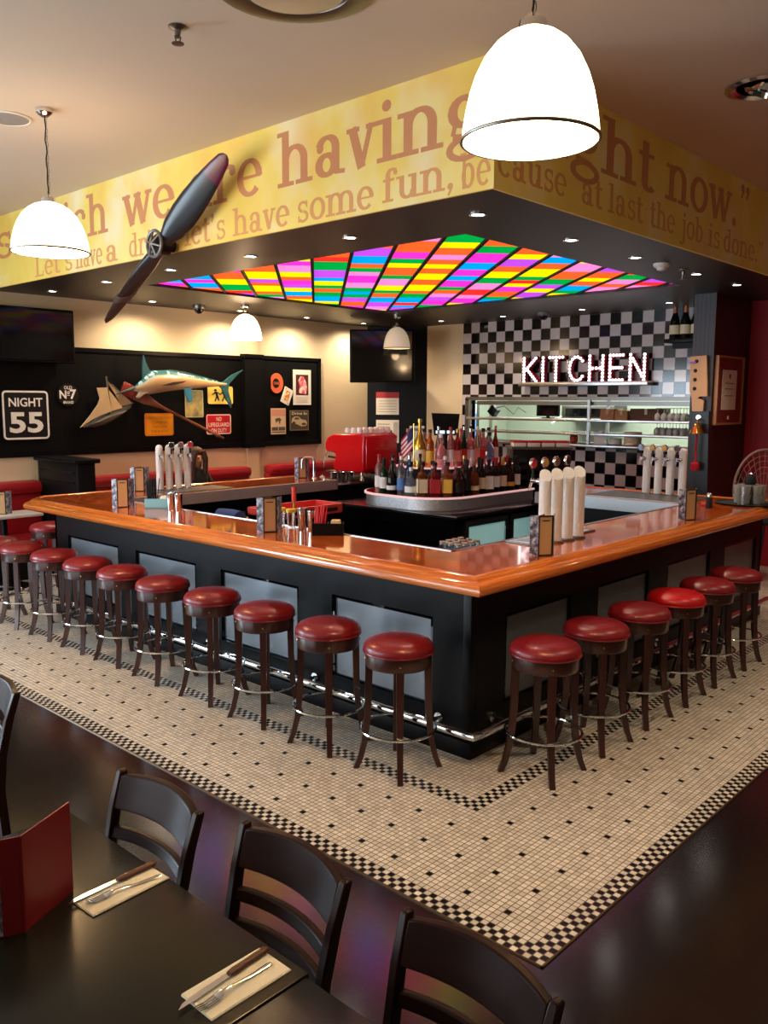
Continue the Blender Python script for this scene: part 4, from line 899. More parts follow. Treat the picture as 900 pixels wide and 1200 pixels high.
# ------------------------------------------------------------------ person in the booth
p = at(233, 535, 1, 9.58); t = thing('person', 'person with long brown hair in dark top sitting in the red booth, looking down', 'person', (p.x, 9.72, .05), 0)
M_skin = mat('skin', rgb(206, 160, 132), .5); M_hair = mat('brown_hair', rgb(70, 44, 28), .5, noise=.3, nscale=20); M_top = mat('dark_sweater', rgb(26, 26, 30), .8); M_jean = mat('dark_trousers', rgb(34, 36, 46), .8)
def skin_body(name, joints, edges, m, parent, lv=2):
    me = bpy.data.meshes.new(name); me.from_pydata([j[0] for j in joints], edges, []); o_ = bpy.data.objects.new(name, me); C.objects.link(o_)
    bm = bmesh.new(); bm.from_mesh(me); bm.verts.layers.skin.verify(); bm.to_mesh(me); bm.free()
    sk = o_.modifiers.new('skin', 'SKIN'); sk.use_smooth_shade = True
    if len(me.skin_vertices):
        for sv, j in zip(me.skin_vertices[0].data, joints): sv.radius = j[1] if hasattr(j[1], '__len__') else (j[1], j[1])
        me.skin_vertices[0].data[0].use_root = True
    sb_ = o_.modifiers.new('sub', 'SUBSURF'); sb_.levels = lv; sb_.render_levels = lv
    me.materials.append(m); o_.parent = parent; return o_
def loft_tube(pts, m, name, parent, seg=12):
    return MB().tube([q[0] for q in pts], [q[1] for q in pts], seg).build(name, m, parent, 80)
# head, neck, torso, arms and legs as one lofted figure of joined limbs
bodyj = [((0, .02, .52), .13), ((0, .0, .68), .125), ((0, -.01, .86), .135), ((0, -.02, 1.0), .12), ((0, -.04, 1.08), .05), ((0, -.07, 1.15), .055), ((0, -.10, 1.22), .085), ((0, -.11, 1.30), .07),
         ((.16, -.02, .99), .055), ((.24, -.10, .80), .045), ((.12, -.30, .77), .035), ((.06, -.36, .80), .028), ((-.16, -.02, .99), .055), ((-.24, -.10, .80), .045), ((-.12, -.30, .77), .035), ((-.06, -.36, .80), .028),
         ((.10, -.08, .50), .085), ((.13, -.46, .52), .065), ((.13, -.46, .25), .05), ((.13, -.46, .01), .04), ((.13, -.56, -.01), .035), ((-.10, -.08, .50), .085), ((-.13, -.46, .52), .065), ((-.13, -.46, .25), .05), ((-.13, -.46, .01), .04), ((-.13, -.56, -.01), .035)]
bode = [(0, 1), (1, 2), (2, 3), (3, 4), (4, 5), (5, 6), (6, 7), (3, 8), (8, 9), (9, 10), (10, 11), (3, 12), (12, 13), (13, 14), (14, 15), (0, 16), (16, 17), (17, 18), (18, 19), (19, 20), (0, 21), (21, 22), (22, 23), (23, 24), (24, 25)]
skin_body('figure', bodyj, bode, M_skin, t)
hb_ = MB().loft([[(.0 + r_ * math.cos(q * PI / 8), y_ + r_ * .8 * math.sin(q * PI / 8), z_) for q in range(16)] for r_, y_, z_ in ((.20, -.01, .60), (.195, -.015, .75), (.20, -.02, .9), (.19, -.03, 1.0), (.12, -.04, 1.06), (.075, -.05, 1.10))])
for sx in (1, -1): hb_.tube([(sx * .15, -.02, 1.0), (sx * .25, -.10, .80), (sx * .14, -.28, .775)], [.075, .065, .05], 12)
hb_.build('sweater', M_top, t, 70)
lg_ = MB()
for sx in (1, -1): lg_.tube([(sx * .09, .03, .53), (sx * .12, -.44, .54), (sx * .13, -.48, .45), (sx * .13, -.47, .12)], [.11, .085, .08, .06], 12)
lg_.build('trousers', M_jean, t, 70)
hr = MB().loft([[(r_ * math.cos(q * PI / 8), y_ + d_ * math.sin(q * PI / 8), z_) for q in range(16)] for r_, d_, y_, z_ in ((.10, .05, .02, .92), (.115, .07, .015, 1.0), (.118, .085, -.01, 1.12), (.113, .10, -.035, 1.22), (.108, .11, -.06, 1.30), (.08, .085, -.07, 1.36), (.03, .03, -.075, 1.385))])
for sx in (1, -1): hr.tube([(sx * .06, -.16, 1.33), (sx * .10, -.15, 1.22), (sx * .10, -.14, 1.08), (sx * .09, -.15, .94)], [.03, .038, .036, .02], 10)
hr.build('hair', M_hair, t, 80)
fc = MB()
for sx in (1, -1): fc.lathe([(0, .008), (.008, .004), (.011, 0)], 8, look((sx * .032, -.178, 1.235), (sx * .034, -.26, 1.225)))
fc.build('eyes', M_matte, t); MB().loft([[(-.012, -.18, 1.20), (.012, -.18, 1.20), (.0, -.2, 1.195)], [(-.006, -.175, 1.25), (.006, -.175, 1.25), (0, -.18, 1.25)]]).build('nose', M_skin, t); MB().box(-.022, .022, -.172, -.16, 1.168, 1.177, b=.003).build('mouth', mat('lips', rgb(160, 82, 76), .5), t)

# ================================================================== BAR INTERIOR
struct('floor_bar', MB().box(4.09, 7.7, 3.12, 7.49, 0.0005, .012).box(7.7, 11.19, 4.95, 10.19, .0005, .012), mat('bar_floor_rubber', rgb(30, 27, 26), .6))
ub = thing('underbar_bench', 'dark steel underbar work bench along the inside of the bar', 'work bench', (0, 0, 0))
MB().box(4.1, 4.62, 3.6, 7.2, .82, .86).box(4.6, 7.0, 6.85, 7.33, .82, .86).build('bench_top', mat('dark_steel', rgb(64, 62, 62), .4, .8), ub, 0)
MB().box(4.58, 4.62, 3.6, 6.8, .1, .82).box(4.7, 7.0, 6.86, 6.9, .1, .82).build('bench_front', M_black, ub, 0)
for x, y in ((4.14, 3.7), (4.14, 7.0), (6.9, 7.28)): MB().cyl(.02, .012, .82, 10, T(x, y, 0)).build('leg', M_dsteel, ub)
sk_ = thing('ice_well', 'steel ice well with crushed ice set behind the bar edge', 'ice well', (4.4, 4.75, .86))
MB().box(-.17, .17, -.3, .3, 0, .1).build('ice_bin', M_dsteel, sk_, 0)
ice = MB()
for k in range(90): ice.box(-.014, .014, -.014, .014, -.014, .014, T(random.uniform(-.14, .14), random.uniform(-.27, .27), .115 + random.uniform(0, .02)) @ Matrix.Rotation(random.random() * 3, 4, (1, .6, .3)))
q = ice.build('ice', M_glass, sk_, 0); q['kind'] = 'stuff'
# crate and bundle by the near underbar
t = thing('plastic_crate', 'red slotted plastic crate lying behind the far bar counter edge', 'crate', (5.15, 6.35, .0))
cb = MB(); cb.box(-.02, .9, -.22, -.19, .93, 1.02); cb.box(-.02, .9, .19, .22, .93, 1.02)
cb.box(-.02, .9, -.19, .19, .93, .955); cb.box(-.02, .01, -.22, .22, .93, 1.02).box(.87, .9, -.22, .22, .93, 1.02); cb.build('tray', mat('crate_red', rgb(206, 62, 56), .45), t, 0)
sl = MB()
for k in range(3): sl.box(.1 + k * .26, .28 + k * .26, -.224, -.218, .955, .99)
sl.build('slots', M_matte, t, 0); MB().box(.0, .88, -.2, .2, .012, .93).build('stand', M_black, t, 0)
t = thing('rolled_cloth', 'blue rolled bar cloth beside the red crate', 'cloth', (4.98, 6.62, .86)); MB().tube([(0, -.16, .075), (.01, 0, .075), (0, .16, .075)], [.07, .076, .07], 14).build('roll', mat('blue_cloth', rgb(52, 70, 120), .85, bump=.3, bscale=60), t)

# island with fridges and the round bottle shelf
isl = thing('back_bar_island', 'black back bar island with glass door fridges under the bottle shelf', 'cabinet', (0, 0, 0))
IX0, IX1, IY0, IY1 = 6.46, 8.5, 5.02, 6.75
MB().box(IX0 - .02, IX1, IY0 - .03, IY1, .915, .95, b=.006).build('worktop', mat('dark_granite', rgb(26, 24, 26), .14, noise=.4, nscale=160), isl)
MB().box(IX0 + .02, IX1, IY0 + .04, IY1, .0125, .915).build('carcass', M_black, isl, 0)
MB().box(IX0, IX0 + .02, IY0, IY1, .1, .80).box(IX0 - .012, IX0 + .02, IY0 - .0, IY1, .80, .915).build('side_panel', M_gloss, isl, 0)
for k in range(2):
    x0 = IX0 + .16 + k * .78; d = MB(); d.box(x0, x0 + .74, IY0, IY0 + .04, .14, .20).box(x0, x0 + .74, IY0, IY0 + .04, .82, .88).box(x0, x0 + .06, IY0, IY0 + .04, .2, .82).box(x0 + .68, x0 + .74, IY0, IY0 + .04, .2, .82)
    dd = d.build('fridge_door', M_steel, isl, 0); MB().box(x0 + .06, x0 + .68, IY0 + .012, IY0 + .02, .2, .82).build('door_glass', mat('fridge_glass', rgb(160, 205, 205), .05, emit=rgb(150, 200, 200), estr=.25), dd, 0)
    MB().rod((x0 + .64, IY0 - .04, .45), (x0 + .64, IY0 - .04, .78), .01).rod((x0 + .64, IY0 - .04, .47), (x0 + .64, IY0, .47), .007).rod((x0 + .64, IY0 - .04, .76), (x0 + .64, IY0, .76), .007).build('handle', M_chrome, dd)
# rounded stainless plinth + lit rim + upper tier
def rr_outline(x0, x1, y0, y1, r, n=10):
    pts = [(x1, y0)]
    for k in range(n + 1): a = PI * 1.5 - (PI / 2) * k / n; pts.append((x0 + r + r * math.cos(a), y0 + r + r * math.sin(a)))
    for k in range(n + 1): a = PI - (PI / 2) * k / n; pts.append((x0 + r + r * math.cos(a), y1 - r + r * math.sin(a)))
    pts.append((x1, y1)); return pts
def slab(mb, pts, z0, z1):
    n = len(pts); return mb.add([(x, y, z0) for x, y in pts] + [(x, y, z1) for x, y in pts], [tuple(range(n)), tuple(reversed(range(n, 2 * n)))] + [(i, (i + 1) % n, (i + 1) % n + n, i + n) for i in range(n)])
bs = thing('bottle_display', 'curved stainless bottle stand with a pale lit rim on the island', 'bottle stand', (0, 0, 0))
slab(MB(), rr_outline(6.52, 8.2, 5.27, 6.53, .44), .951, 1.065).build('curved_front', mat('glint_painted_steel', rgb(206, 206, 210), .3, .85, noise=.5, nscale=70, bump=.5, bscale=110), bs, 50)  # colour noise paints speckled light reflections into the steel
slab(MB(), rr_outline(6.50, 8.2, 5.25, 6.55, .46), 1.065, 1.085).build('lit_rim', mat('lit_acrylic', rgb(236, 190, 190), .3, emit=(1.0, .62, .62, 1), estr=.35), bs, 50)
slab(MB(), rr_outline(6.52, 8.2, 5.27, 6.53, .44), 1.085, 1.088).build('shelf_top', mat('smoked_glass_shelf', rgb(60, 34, 36), .08), bs, 50)
slab(MB(), rr_outline(6.86, 8.2, 5.58, 6.3, .34), 1.088, 1.34).build('upper_step', M_matte, bs, 50)
slab(MB(), rr_outline(6.83, 8.2, 5.55, 6.33, .36), 1.34, 1.355).build('upper_rim', mat('lit_acrylic', None), bs, 50)

# ------------------------------------------------------------------ bottles
def gl(n, c, r=.05, t_=.75): return mat(n, c, r, trans=t_, ior=1.3, spec=.6)
G = dict(green=gl('green_glass', rgb(30, 84, 44)), dark=gl('dark_wine_glass', rgb(22, 20, 16), .06, .2), clear=gl('flint_glass', rgb(222, 226, 230), .03, .9), amber=gl('whiskey_glass', rgb(170, 88, 30)), pink=gl('pink_spirit', rgb(232, 160, 164), .05, .7), red=gl('red_spirit', rgb(170, 34, 40)), blue=gl('blue_glass', rgb(66, 118, 190)), gold=mat('gold_foil', rgb(206, 166, 70), .25, .9), brown=gl('brown_glass', rgb(70, 36, 20)), orange=gl('orange_spirit', rgb(226, 120, 36)), white=mat('white_bottle', rgb(226, 226, 226), .3))
L_ = dict(cream=mat('label_cream', rgb(226, 212, 180), .7), white=mat('label_white', rgb(236, 234, 230), .7), red=mat('label_red', rgb(190, 44, 50), .7), yellow=mat('label_yellow', rgb(226, 176, 70), .7), black=mat('label_black', rgb(24, 22, 22), .6), blue=mat('label_blue', rgb(90, 130, 190), .7), pink=mat('label_pink', rgb(232, 150, 140), .7))
CP = dict(black=M_matte, red=mat('cap_red', rgb(180, 26, 30), .4), gold=mat('cap_gold', rgb(212, 176, 96), .3, .8), white=mat('cap_white', rgb(232, 230, 226), .5), wood=mat('cork', rgb(176, 130, 88), .7), silver=M_chrome)
SH = {'wine': (.038, .30, [(0, 0), (1, .0), (1, .56), (.93, .63), (.5, .72), (.36, .76), (.34, .97), (.4, .975), (.4, 1.0)]),
      'tall': (.037, .31, [(0, 0), (1, 0), (1, .66), (.9, .72), (.45, .80), (.38, .84), (.36, 1.0)]),
      'slim': (.031, .33, [(0, 0), (1, 0), (1, .5), (.8, .62), (.45, .78), (.36, .86), (.34, 1.0)]),
      'round': (.048, .27, [(0, 0), (1, .0), (1.02, .3), (1, .52), (.8, .64), (.4, .72), (.33, .76), (.32, 1.0)]),
      'squat': (.053, .22, [(0, 0), (.96, 0), (1, .08), (1, .46), (.85, .6), (.4, .7), (.28, .75), (.27, 1.0)]),
      'champ': (.048, .33, [(0, 0), (1, 0), (1, .44), (.92, .54), (.6, .68), (.36, .8), (.32, .9), (.33, 1.0)]),
      'jug': (.058, .40, [(0, 0), (1, 0), (1, .42), (.9, .52), (.55, .66), (.3, .78), (.26, .88), (.27, 1.0)])}
def make_bottle(shape, glass, label, cap, kl=None):
    t = bpy.data.objects.new('bottle', None); t.empty_display_size = .05; C.objects.link(t); t['category'] = 'bottle'
    if shape == 'square':
        w, H = .043, .27; rings = []
        for k, z in ((.95, 0), (1, .006), (1, H * .62), (.9, H * .68), (.5, H * .74), (.36, H * .78), (.34, H)):
            q = rrect(2 * w * k, 2 * w * k, w * k * (.3 if z < H * .66 else .96), 4); rings.append([(a, b, z) for a, b in q])
        MB().loft(rings).build('glass', glass, t, 50)
        mb = MB()
        for k in range(4): mb.box(-w * .84, w * .84, -w - .0014, -w + .002, H * .12, H * .54, R(k * PI / 2))
        mb.build('label', label, t, 0); cr = w * .37
    else:
        r, H, pr = SH[shape]
        MB().lathe([(r * a, H * b) for a, b in pr], 18).build('glass', glass, t, 50); cr = r * pr[-1][0]
        zt = pr[2][1] if pr[2][1] > .2 else .4
        lo_, hi_ = (.14, min(.46, zt * .92)); rr_ = r * 1.02 + .0008
        MB().lathe([(rr_ - .001, H * lo_), (rr_, H * lo_), (rr_, H * hi_), (rr_ - .001, H * hi_)], 18, None).build('label', label, t, 50)
    if shape in ('champ', 'wine'): MB().lathe([(0, H + .002), (cr * 1.1, H + .002), (cr * 1.15, H * .97), (cr * 1.5 if shape == 'champ' else cr * 1.15, H * .76), (cr * .9, H * .76)], 14).build('foil', cap, t)
    else: MB().cyl(cr * 1.25, H - .012, H + .018, 14).build('cap', cap, t)
    return t
cache = {}
def bottle(kind, p, lab, group):
    key = kind[:4]
    if key not in cache:
        b = make_bottle(key[0], G[key[1]], L_[key[2]], CP[key[3]]); cache[key] = b
    else: b = dup(cache[key])
    b.location = p; b['label'] = lab; b['group'] = group; b.scale = (1.18, 1.18, 1.22); b.rotation_euler = (0, 0, random.uniform(-.5, .5) if key[0] != 'square' else math.radians(48) + random.uniform(-.1, .1) - PI / 2 + .0)
    return b
DN = {'wine': 'wine bottle', 'tall': 'tall spirit bottle', 'slim': 'slim liqueur bottle', 'round': 'round-shouldered bottle', 'squat': 'squat bottle', 'square': 'square whiskey bottle', 'champ': 'champagne bottle', 'jug': 'big magnum bottle'}
GN = dict(green='green', dark='dark', clear='clear', amber='amber', pink='pink', red='red', blue='blue', gold='gold', brown='brown', orange='orange', white='white')
# rim row: walk the curved edge from the coffee-machine end to the kitchen end
row = [('tall', 'pink', 'white', 'red'), ('wine', 'green', 'white', 'black'), ('round', 'dark', 'white', 'black'), ('tall', 'clear', 'blue', 'white'), ('squat', 'clear', 'white', 'white'), ('square', 'amber', 'cream', 'black'), ('square', 'red', 'red', 'black'), ('square', 'amber', 'yellow', 'black'), ('squat', 'brown', 'black', 'black'), ('wine', 'dark', 'black', 'black'), ('round', 'amber', 'cream', 'wood'), ('wine', 'dark', 'cream', 'black'), ('square', 'brown', 'white', 'black'), ('wine', 'dark', 'white', 'red'), ('wine', 'dark', 'cream', 'gold'), ('round', 'brown', 'yellow', 'black'), ('wine', 'dark', 'white', 'black')]
def along(pts, n, off=0.0):
    P_ = [Vector(p) for p in pts]; d = [0]
    for a, b in zip(P_, P_[1:]): d.append(d[-1] + (b - a).length)
    out = []
    for i in range(n):
        s = off + (d[-1] - 2 * off) * i / (n - 1)
        for k in range(len(P_) - 1):
            if d[k] <= s <= d[k + 1] + 1e-9: out.append(P_[k].lerp(P_[k + 1], (s - d[k]) / max(1e-9, d[k + 1] - d[k]))); break
    return out
def lab(kind, rowname, i): return f"{GN[kind[1]]} {DN[kind[0]]} with {kind[2]} label, {ordinal(i + 1)} from the coffee machine end, {rowname}"
edge = list(reversed(rr_outline(6.57, 8.05, 5.32, 6.38, .40)))[1:-1]; edge = edge[6:]
edge.append((7.95, 5.32))
for i, (k, p) in enumerate(zip(row, along(edge, len(row), .02))): bottle(k, (p.x, p.y, 1.0885), lab(k, 'rim row', i), 'bottles on the round island stand')
row2 = [('tall', 'clear', 'white', 'black'), ('slim', 'red', 'white', 'red'), ('tall', 'blue', 'blue', 'silver'), ('slim', 'brown', 'black', 'black'), ('round', 'clear', 'red', 'black'), ('tall', 'pink', 'white', 'white'), ('round', 'pink', 'red', 'wood'), ('tall', 'amber', 'cream', 'gold'), ('wine', 'dark', 'white', 'white'), ('wine', 'dark', 'white', 'black'), ('slim', 'clear', 'blue', 'silver'), ('round', 'dark', 'black', 'red'), ('tall', 'red', 'black', 'black'), ('wine', 'dark', 'cream', 'red')]
edge2 = list(reversed(rr_outline(6.70, 8.05, 5.44, 6.3, .36)))[8:-1] + [(7.95, 5.44)]
for i, (k, p) in enumerate(zip(row2, along(edge2, len(row2), .02))): bottle(k, (p.x, p.y, 1.0885), lab(k, 'second row', i), 'bottles on the round island stand')
row3 = [('tall', 'brown', 'cream', 'wood'), ('champ', 'dark', 'white', 'gold'), ('jug', 'gold', 'cream', 'gold'), ('tall', 'orange', 'yellow', 'black'), ('round', 'pink', 'pink', 'white'), ('slim', 'pink', 'white', 'red'), ('tall', 'red', 'pink', 'gold'), ('slim', 'green', 'red', 'silver'), ('tall', 'pink', 'white', 'silver'), ('slim', 'clear', 'pink', 'white'), ('tall', 'pink', 'red', 'black'), ('round', 'clear', 'blue', 'black'), ('slim', 'red', 'white', 'wood')]
edge3 = list(reversed(rr_outline(6.92, 8.05, 5.64, 6.2, .28)))[6:-1] + [(8.0, 5.64)]
for i, (k, p) in enumerate(zip(row3, along(edge3, len(row3), .03))): bottle(k, (p.x, p.y, 1.3555), lab(k, 'upper step front', i), 'bottles on the round island stand')
row4 = [('tall', 'clear', 'white', 'red'), ('tall', 'pink', 'cream', 'black'), ('slim', 'clear', 'white', 'silver'), ('tall', 'clear', 'red', 'black'), ('tall', 'pink', 'white', 'red'), ('slim', 'pink', 'white', 'black'), ('round', 'orange', 'cream', 'wood'), ('tall', 'clear', 'blue', 'black')]
for i, (k, p) in enumerate(zip(row4, along([(7.05, 6.15), (7.15, 5.85), (7.4, 5.78), (8.05, 5.78)], len(row4), .02))): bottle(k, (p.x, p.y, 1.3555), lab(k, 'upper step back', i), 'bottles on the round island stand')
MA = YAW - PI / 2
# small flag standing among the bottles
t = thing('table_flag', 'small striped flag with blue canton on a stick among the bottles', 'flag', (6.855, 5.90, 1.3555), MA + PI - .25)
MB().cyl(.006, 0, .46, 8).build('stick', M_brass, t); fl = MB()
def flagstrip(z0, z1, x0, x1, y): 
    n = 6; mb = MB(); vs = []
    for i in range(n + 1): 
        u = i / n; xx = x0 + (x1 - x0) * u; yy = .012 * math.sin(xx * 40)
        for z in (z0, z1):
            for dy in (-y, y): vs.append((xx, yy + dy, z - xx * 1.1))
    fs = []
    for i in range(n): a = i * 4; fs += [(a, a + 4, a + 6, a + 2), (a + 1, a + 3, a + 7, a + 5), (a, a + 1, a + 5, a + 4), (a + 2, a + 6, a + 7, a + 3)]
    return mb.add(vs, fs)
rd, wh = MB(), MB()
for k in range(9):
    s_ = flagstrip(.44 - (k + 1) * .026, .44 - k * .026, .006, .14, .0012); (rd if k % 2 == 0 else wh).add(s_.v, s_.f)
rd.build('red_stripes', mat('flag_red', rgb(186, 40, 60), .8), t, 0); wh.build('white_stripes', mat('flag_white', rgb(232, 222, 222), .8), t, 0)
flagstrip(.44 - .13, .4401, .005, .07, .002).build('blue_canton', mat('flag_blue', rgb(50, 48, 96), .8), t, 0)

# ================================================================== BEER FONTS
def make_font(label, rz, badge, loc, cut=False, H=.47, r=.037, handle=True, group='frosted beer fonts'):
    t = thing('beer_font', label, 'beer tap', loc, rz, group)
    n = 24; vs = []; rings = []
    for f_ in (0, .2, .4, .6, .8, 1):
        ring = []
        for k in range(n):
            a = 2 * PI * k / n; x, y = r * math.cos(a), r * math.sin(a); top = H - (.075 * (1 + (x - y) / (1.41 * r)) / 2 if cut else 0); ring.append((x, y, .012 + (top - .012) * f_))
        rings.append(ring)
    if not cut:
        for rr_, dz in ((.93, .012), (.75, .026), (.45, .036), (.05, .04)): rings.append([(r * rr_ * math.cos(2 * PI * k / n), r * rr_ * math.sin(2 * PI * k / n), H + dz) for k in range(n)])
    MB().loft(rings).build('column', M_frost, t, 50); MB().lathe([(r * 1.35, 0), (r * 1.35, .008), (r * 1.05, .016)], 24).build('base_flange', M_dsteel, t)
    # faucet reaches out along local -x, lever above it
    fz = H - .08
    fa = MB(); fa.rod((-r * .8, 0, fz), (-r - .07, 0, fz), .014).rod((-r - .06, 0, fz + .02), (-r - .085, 0, fz - .06), .011, .008).lathe([(.02, 0), (.02, .02)], 12, look((-r, 0, fz), (-r - .1, 0, fz))).build('faucet', M_chrome, t)
    if handle:
        hd = MB().rod((-r - .06, 0, fz + .015), (-r - .06, 0, fz + .085), .008).build('handle', M_matte, t)
        bd_ = MB().lathe([(0, -.012), (.032, -.012), (.036, -.006), (.036, .006), (.032, .012), (0, .012)], 20, T(-r - .06, 0, fz + .115) @ R(PI / 2, 'Y')); bd_.build('badge', M_chrome, hd)
        MB().lathe([(.027, 0), (.027, .003), (0, .0035)], 18, T(-r - .072, 0, fz + .115) @ R(-PI / 2, 'Y')).lathe([(.027, 0), (.027, .003), (0, .0035)], 18, T(-r - .048, 0, fz + .115) @ R(PI / 2, 'Y')).build('badge_face', badge, hd)
    return t
BG = [mat('badge_red', rgb(206, 40, 60), .4), mat('badge_bronze', rgb(130, 92, 80), .4), mat('badge_dark', rgb(40, 38, 40), .4), mat('badge_gold', rgb(196, 150, 70), .35), mat('badge_blue', rgb(120, 170, 210), .4)]
for k in range(4): make_font(f'frosted beer font with slant-cut top, {ordinal(k + 1)} from the bar corner in the near row', -PI / 2, BG[(0, 3, 1, 2)[k]], (4.80 + k * .145, 2.99, ZT), True, .50, .040)
t = thing('drip_tray', 'low steel drip tray under the near slant-cut beer fonts', 'drip tray', (5.1, 3.1, ZT)); MB().box(-.38, .5, -.05, .14, 0, .012, b=.003).build('tray', M_dsteel, t)
gr_ = MB()
for k in range(16): gr_.box(-.36 + k * .053, -.345 + k * .053, -.035, .125, .012, .016)
gr_.build('grille', M_steel, t, 0)
for k in range(4): make_font(f'frosted beer font against the kitchen counter, {ordinal(k + 1)} from the bottle island', -.25, BG[(4, 3, 3, 2)[k]], (8.27, 3.95 - k * .127, ZT), False, .45, .039)
for k in range(4): make_font(f'frosted beer font on the far counter by the booths, {ordinal(k + 1)} from the end stools', PI / 2 - .3, BG[(1, 2, 1, 0)[k]], (4.93 + k * .115, 7.74, ZT), False, .44, .037, k > 0)
t = thing('drip_tray', 'long steel drip tray under the far counter beer fonts', 'drip tray', (5.1, 7.6, ZT)); MB().box(-.3, .55, -.19, .2, 0, .006).build('tray', M_dsteel, t, 0)
t = thing('drip_tray', 'steel drip tray under the beer fonts facing the kitchen', 'drip tray', (8.0, 3.8, ZT)); MB().box(-.28, .34, -.5, .55, 0, .006).build('tray', M_dsteel, t, 0)

# ================================================================== THINGS ON THE BAR TOP
g = NG('menu_photo_print'); x, y, z, v = g.xyz(); n = g.noise(v, 22, 5, .7); g.col(g.ramp(n, [(.38, rgb(40, 40, 48)), (.5, rgb(120, 120, 136)), (.62, rgb(206, 208, 220))])); g.set(Roughness=.35); M_photo = g.m
M_mred = mat('menu_red', rgb(132, 26, 34), .4); M_tan = mat('menu_tan', rgb(190, 150, 104), .5)
def make_menu(label, loc, rz):
    t = thing('drinks_menu', label, 'menu', loc, rz, 'folded drinks menus on the bar')
    W_, H_, th = .098, .25, .004
    def leaf(a, w, nm, m, o_=(0, 0)): return MB().box(0, w, -th / 2, th / 2, 0, H_, T(o_[0], o_[1], 0) @ R(a)).build(nm, m, t, 0)
    leaf(math.radians(160), .052, 'photo_page', M_photo); a2 = leaf(math.radians(15), W_, 'menu_page', M_tan)
    bx_ = MB().box(0, W_, -.006, .0, 0, .008, R(math.radians(15))).box(0, W_, -.006, 0, H_ - .008, H_, R(math.radians(15))).box(W_ - .01, W_, -.006, 0, 0, H_, R(math.radians(15))).box(0, .006, -.006, 0, 0, H_, R(math.radians(15))); bx_.build('page_border', M_sblack, a2, 0)
    MB().box(.025, .072, -.005, -.001, H_ * .86, H_ * .885, R(math.radians(15))).build('heading_line', M_sblack, a2, 0)
    leaf(math.radians(60), .1, 'red_cover', M_mred)
    q = (math.cos(math.radians(15)) * W_, math.sin(math.radians(15)) * W_); leaf(math.radians(75), .09, 'back_page', M_photo, q)
    return t

make_menu('folded drinks menu on the long counter next to the black straw caddy', (3.88, 6.78, ZT), MA)
make_menu('folded drinks menu on the far counter in front of the booth partition', (4.70, 7.85, ZT), MA)
make_menu('folded drinks menu on the long counter beside the yellow-lidded jars', (3.86, 4.74, ZT), MA)
make_menu('folded drinks menu beside the near slant-cut beer fonts', (4.43, 2.80, ZT), MA)
make_menu('folded drinks menu beside the fonts facing the kitchen', (6.62, 2.82, ZT), MA)
make_menu('folded drinks menu under the swan neck tap', (6.93, 7.82, ZT), MA)
def caddy(label, loc, rz, straw, n, body, nap, straw_h=.2):
    t = thing('bar_caddy', label, 'caddy', loc, rz, 'bar caddies')
    MB().box(-.11, .11, -.055, -.05, 0, .085).box(-.11, .11, .05, .055, 0, .085).box(-.11, -.105, -.05, .05, 0, .085).box(.105, .11, -.05, .05, 0, .085).box(-.0025, .0025, -.05, .05, 0, .085).box(-.11, .11, -.055, .055, 0, .006).build('bin', body, t, 0)
    for k in range(n):
        x, y = random.uniform(-.095, -.02), random.uniform(-.04, .04); MB().rod((x, y, .008), (x + random.uniform(-.02, .03), y + random.uniform(-.02, .02), straw_h + random.uniform(-.01, .01)), .0042, None, 6).build('straw', straw, t)
    MB().box(.02, .09, -.04, .04, .006, .105, b=.012).build('napkin_stack', nap, t)
    return t
caddy('light blue bar caddy with black straws on the long counter', (4.12, 6.50, ZT), MA, M_matte, 26, mat('caddy_blue', rgb(126, 190, 206), .4), M_paper, .25)
caddy('black bar caddy with bright red straws on the long counter', (4.12, 4.34, ZT), MA, mat('straw_red', rgb(206, 24, 28), .35), 22, M_black, mat('tan_napkins', rgb(214, 180, 134), .8))
def tumbler(label, loc, m, r=.037, H=.15, lid=None, group='steel shaker tins'):
    t = thing('shaker_tin' if not lid else 'lidded_jar', label, 'shaker tin' if not lid else 'jar', loc, 0, group)
    MB().lathe([(0, .0), (r * .72, 0), (r * .74, .004), (r, H), (r * .96, H), (r * .7, .008), (0, .008)], 24).build('cup', m, t, 50)
    if lid: MB().lathe([(0, H + .012), (r * .98, H + .01), (r * 1.03, H - .002), (r * 1.03, H - .014), (r, H - .014)], 24).build('lid', lid, t)
    return t
tumbler('polished shaker tin by the blue caddy, nearer the bar corner', (4.10, 6.16, ZT), M_chrome); tumbler('polished shaker tin by the blue caddy, standing in the middle of its trio', (4.08, 6.245, ZT), M_chrome); tumbler('polished shaker tin by the blue caddy, touching it', (4.14, 6.31, ZT), M_chrome)
M_yl = mat('yellow_lid', rgb(226, 182, 30), .45)
tumbler('glass jar with yellow lid on the long counter, nearer the menu', (4.13, 4.86, ZT), M_glass, .036, .135, M_yl, 'yellow-lidded jars'); tumbler('glass jar with yellow lid on the long counter, nearer the shaker tins', (4.13, 4.75, ZT), M_glass, .036, .135, M_yl, 'yellow-lidded jars')
tumbler('tall shaker tin between yellow-lidded jars and red straws, nearer the jars', (4.11, 4.60, ZT), M_chrome, .04, .165); tumbler('shaker tin touching the black caddy of red straws', (4.12, 4.51, ZT), M_chrome, .037, .15)
t = thing('bar_brush', 'long red-handled bar brush leaning up out of the ice well', 'brush', (4.47, 5.1, .96)); MB().rod((0, 0, 0), (.12, .14, .26), .009, .011).build('shaft', M_brass, t); MB().lathe([(.013, 0), (.02, .03), (.018, .12), (.022, .14), (0, .15)], 12, look((.12, .14, .26), (.19, .22, .41))).build('handle', mat('handle_red', rgb(186, 44, 36), .4), t)
t0 = None; n = 0
M_sg = mat('shot_rim', rgb(206, 170, 150), .2, .3)
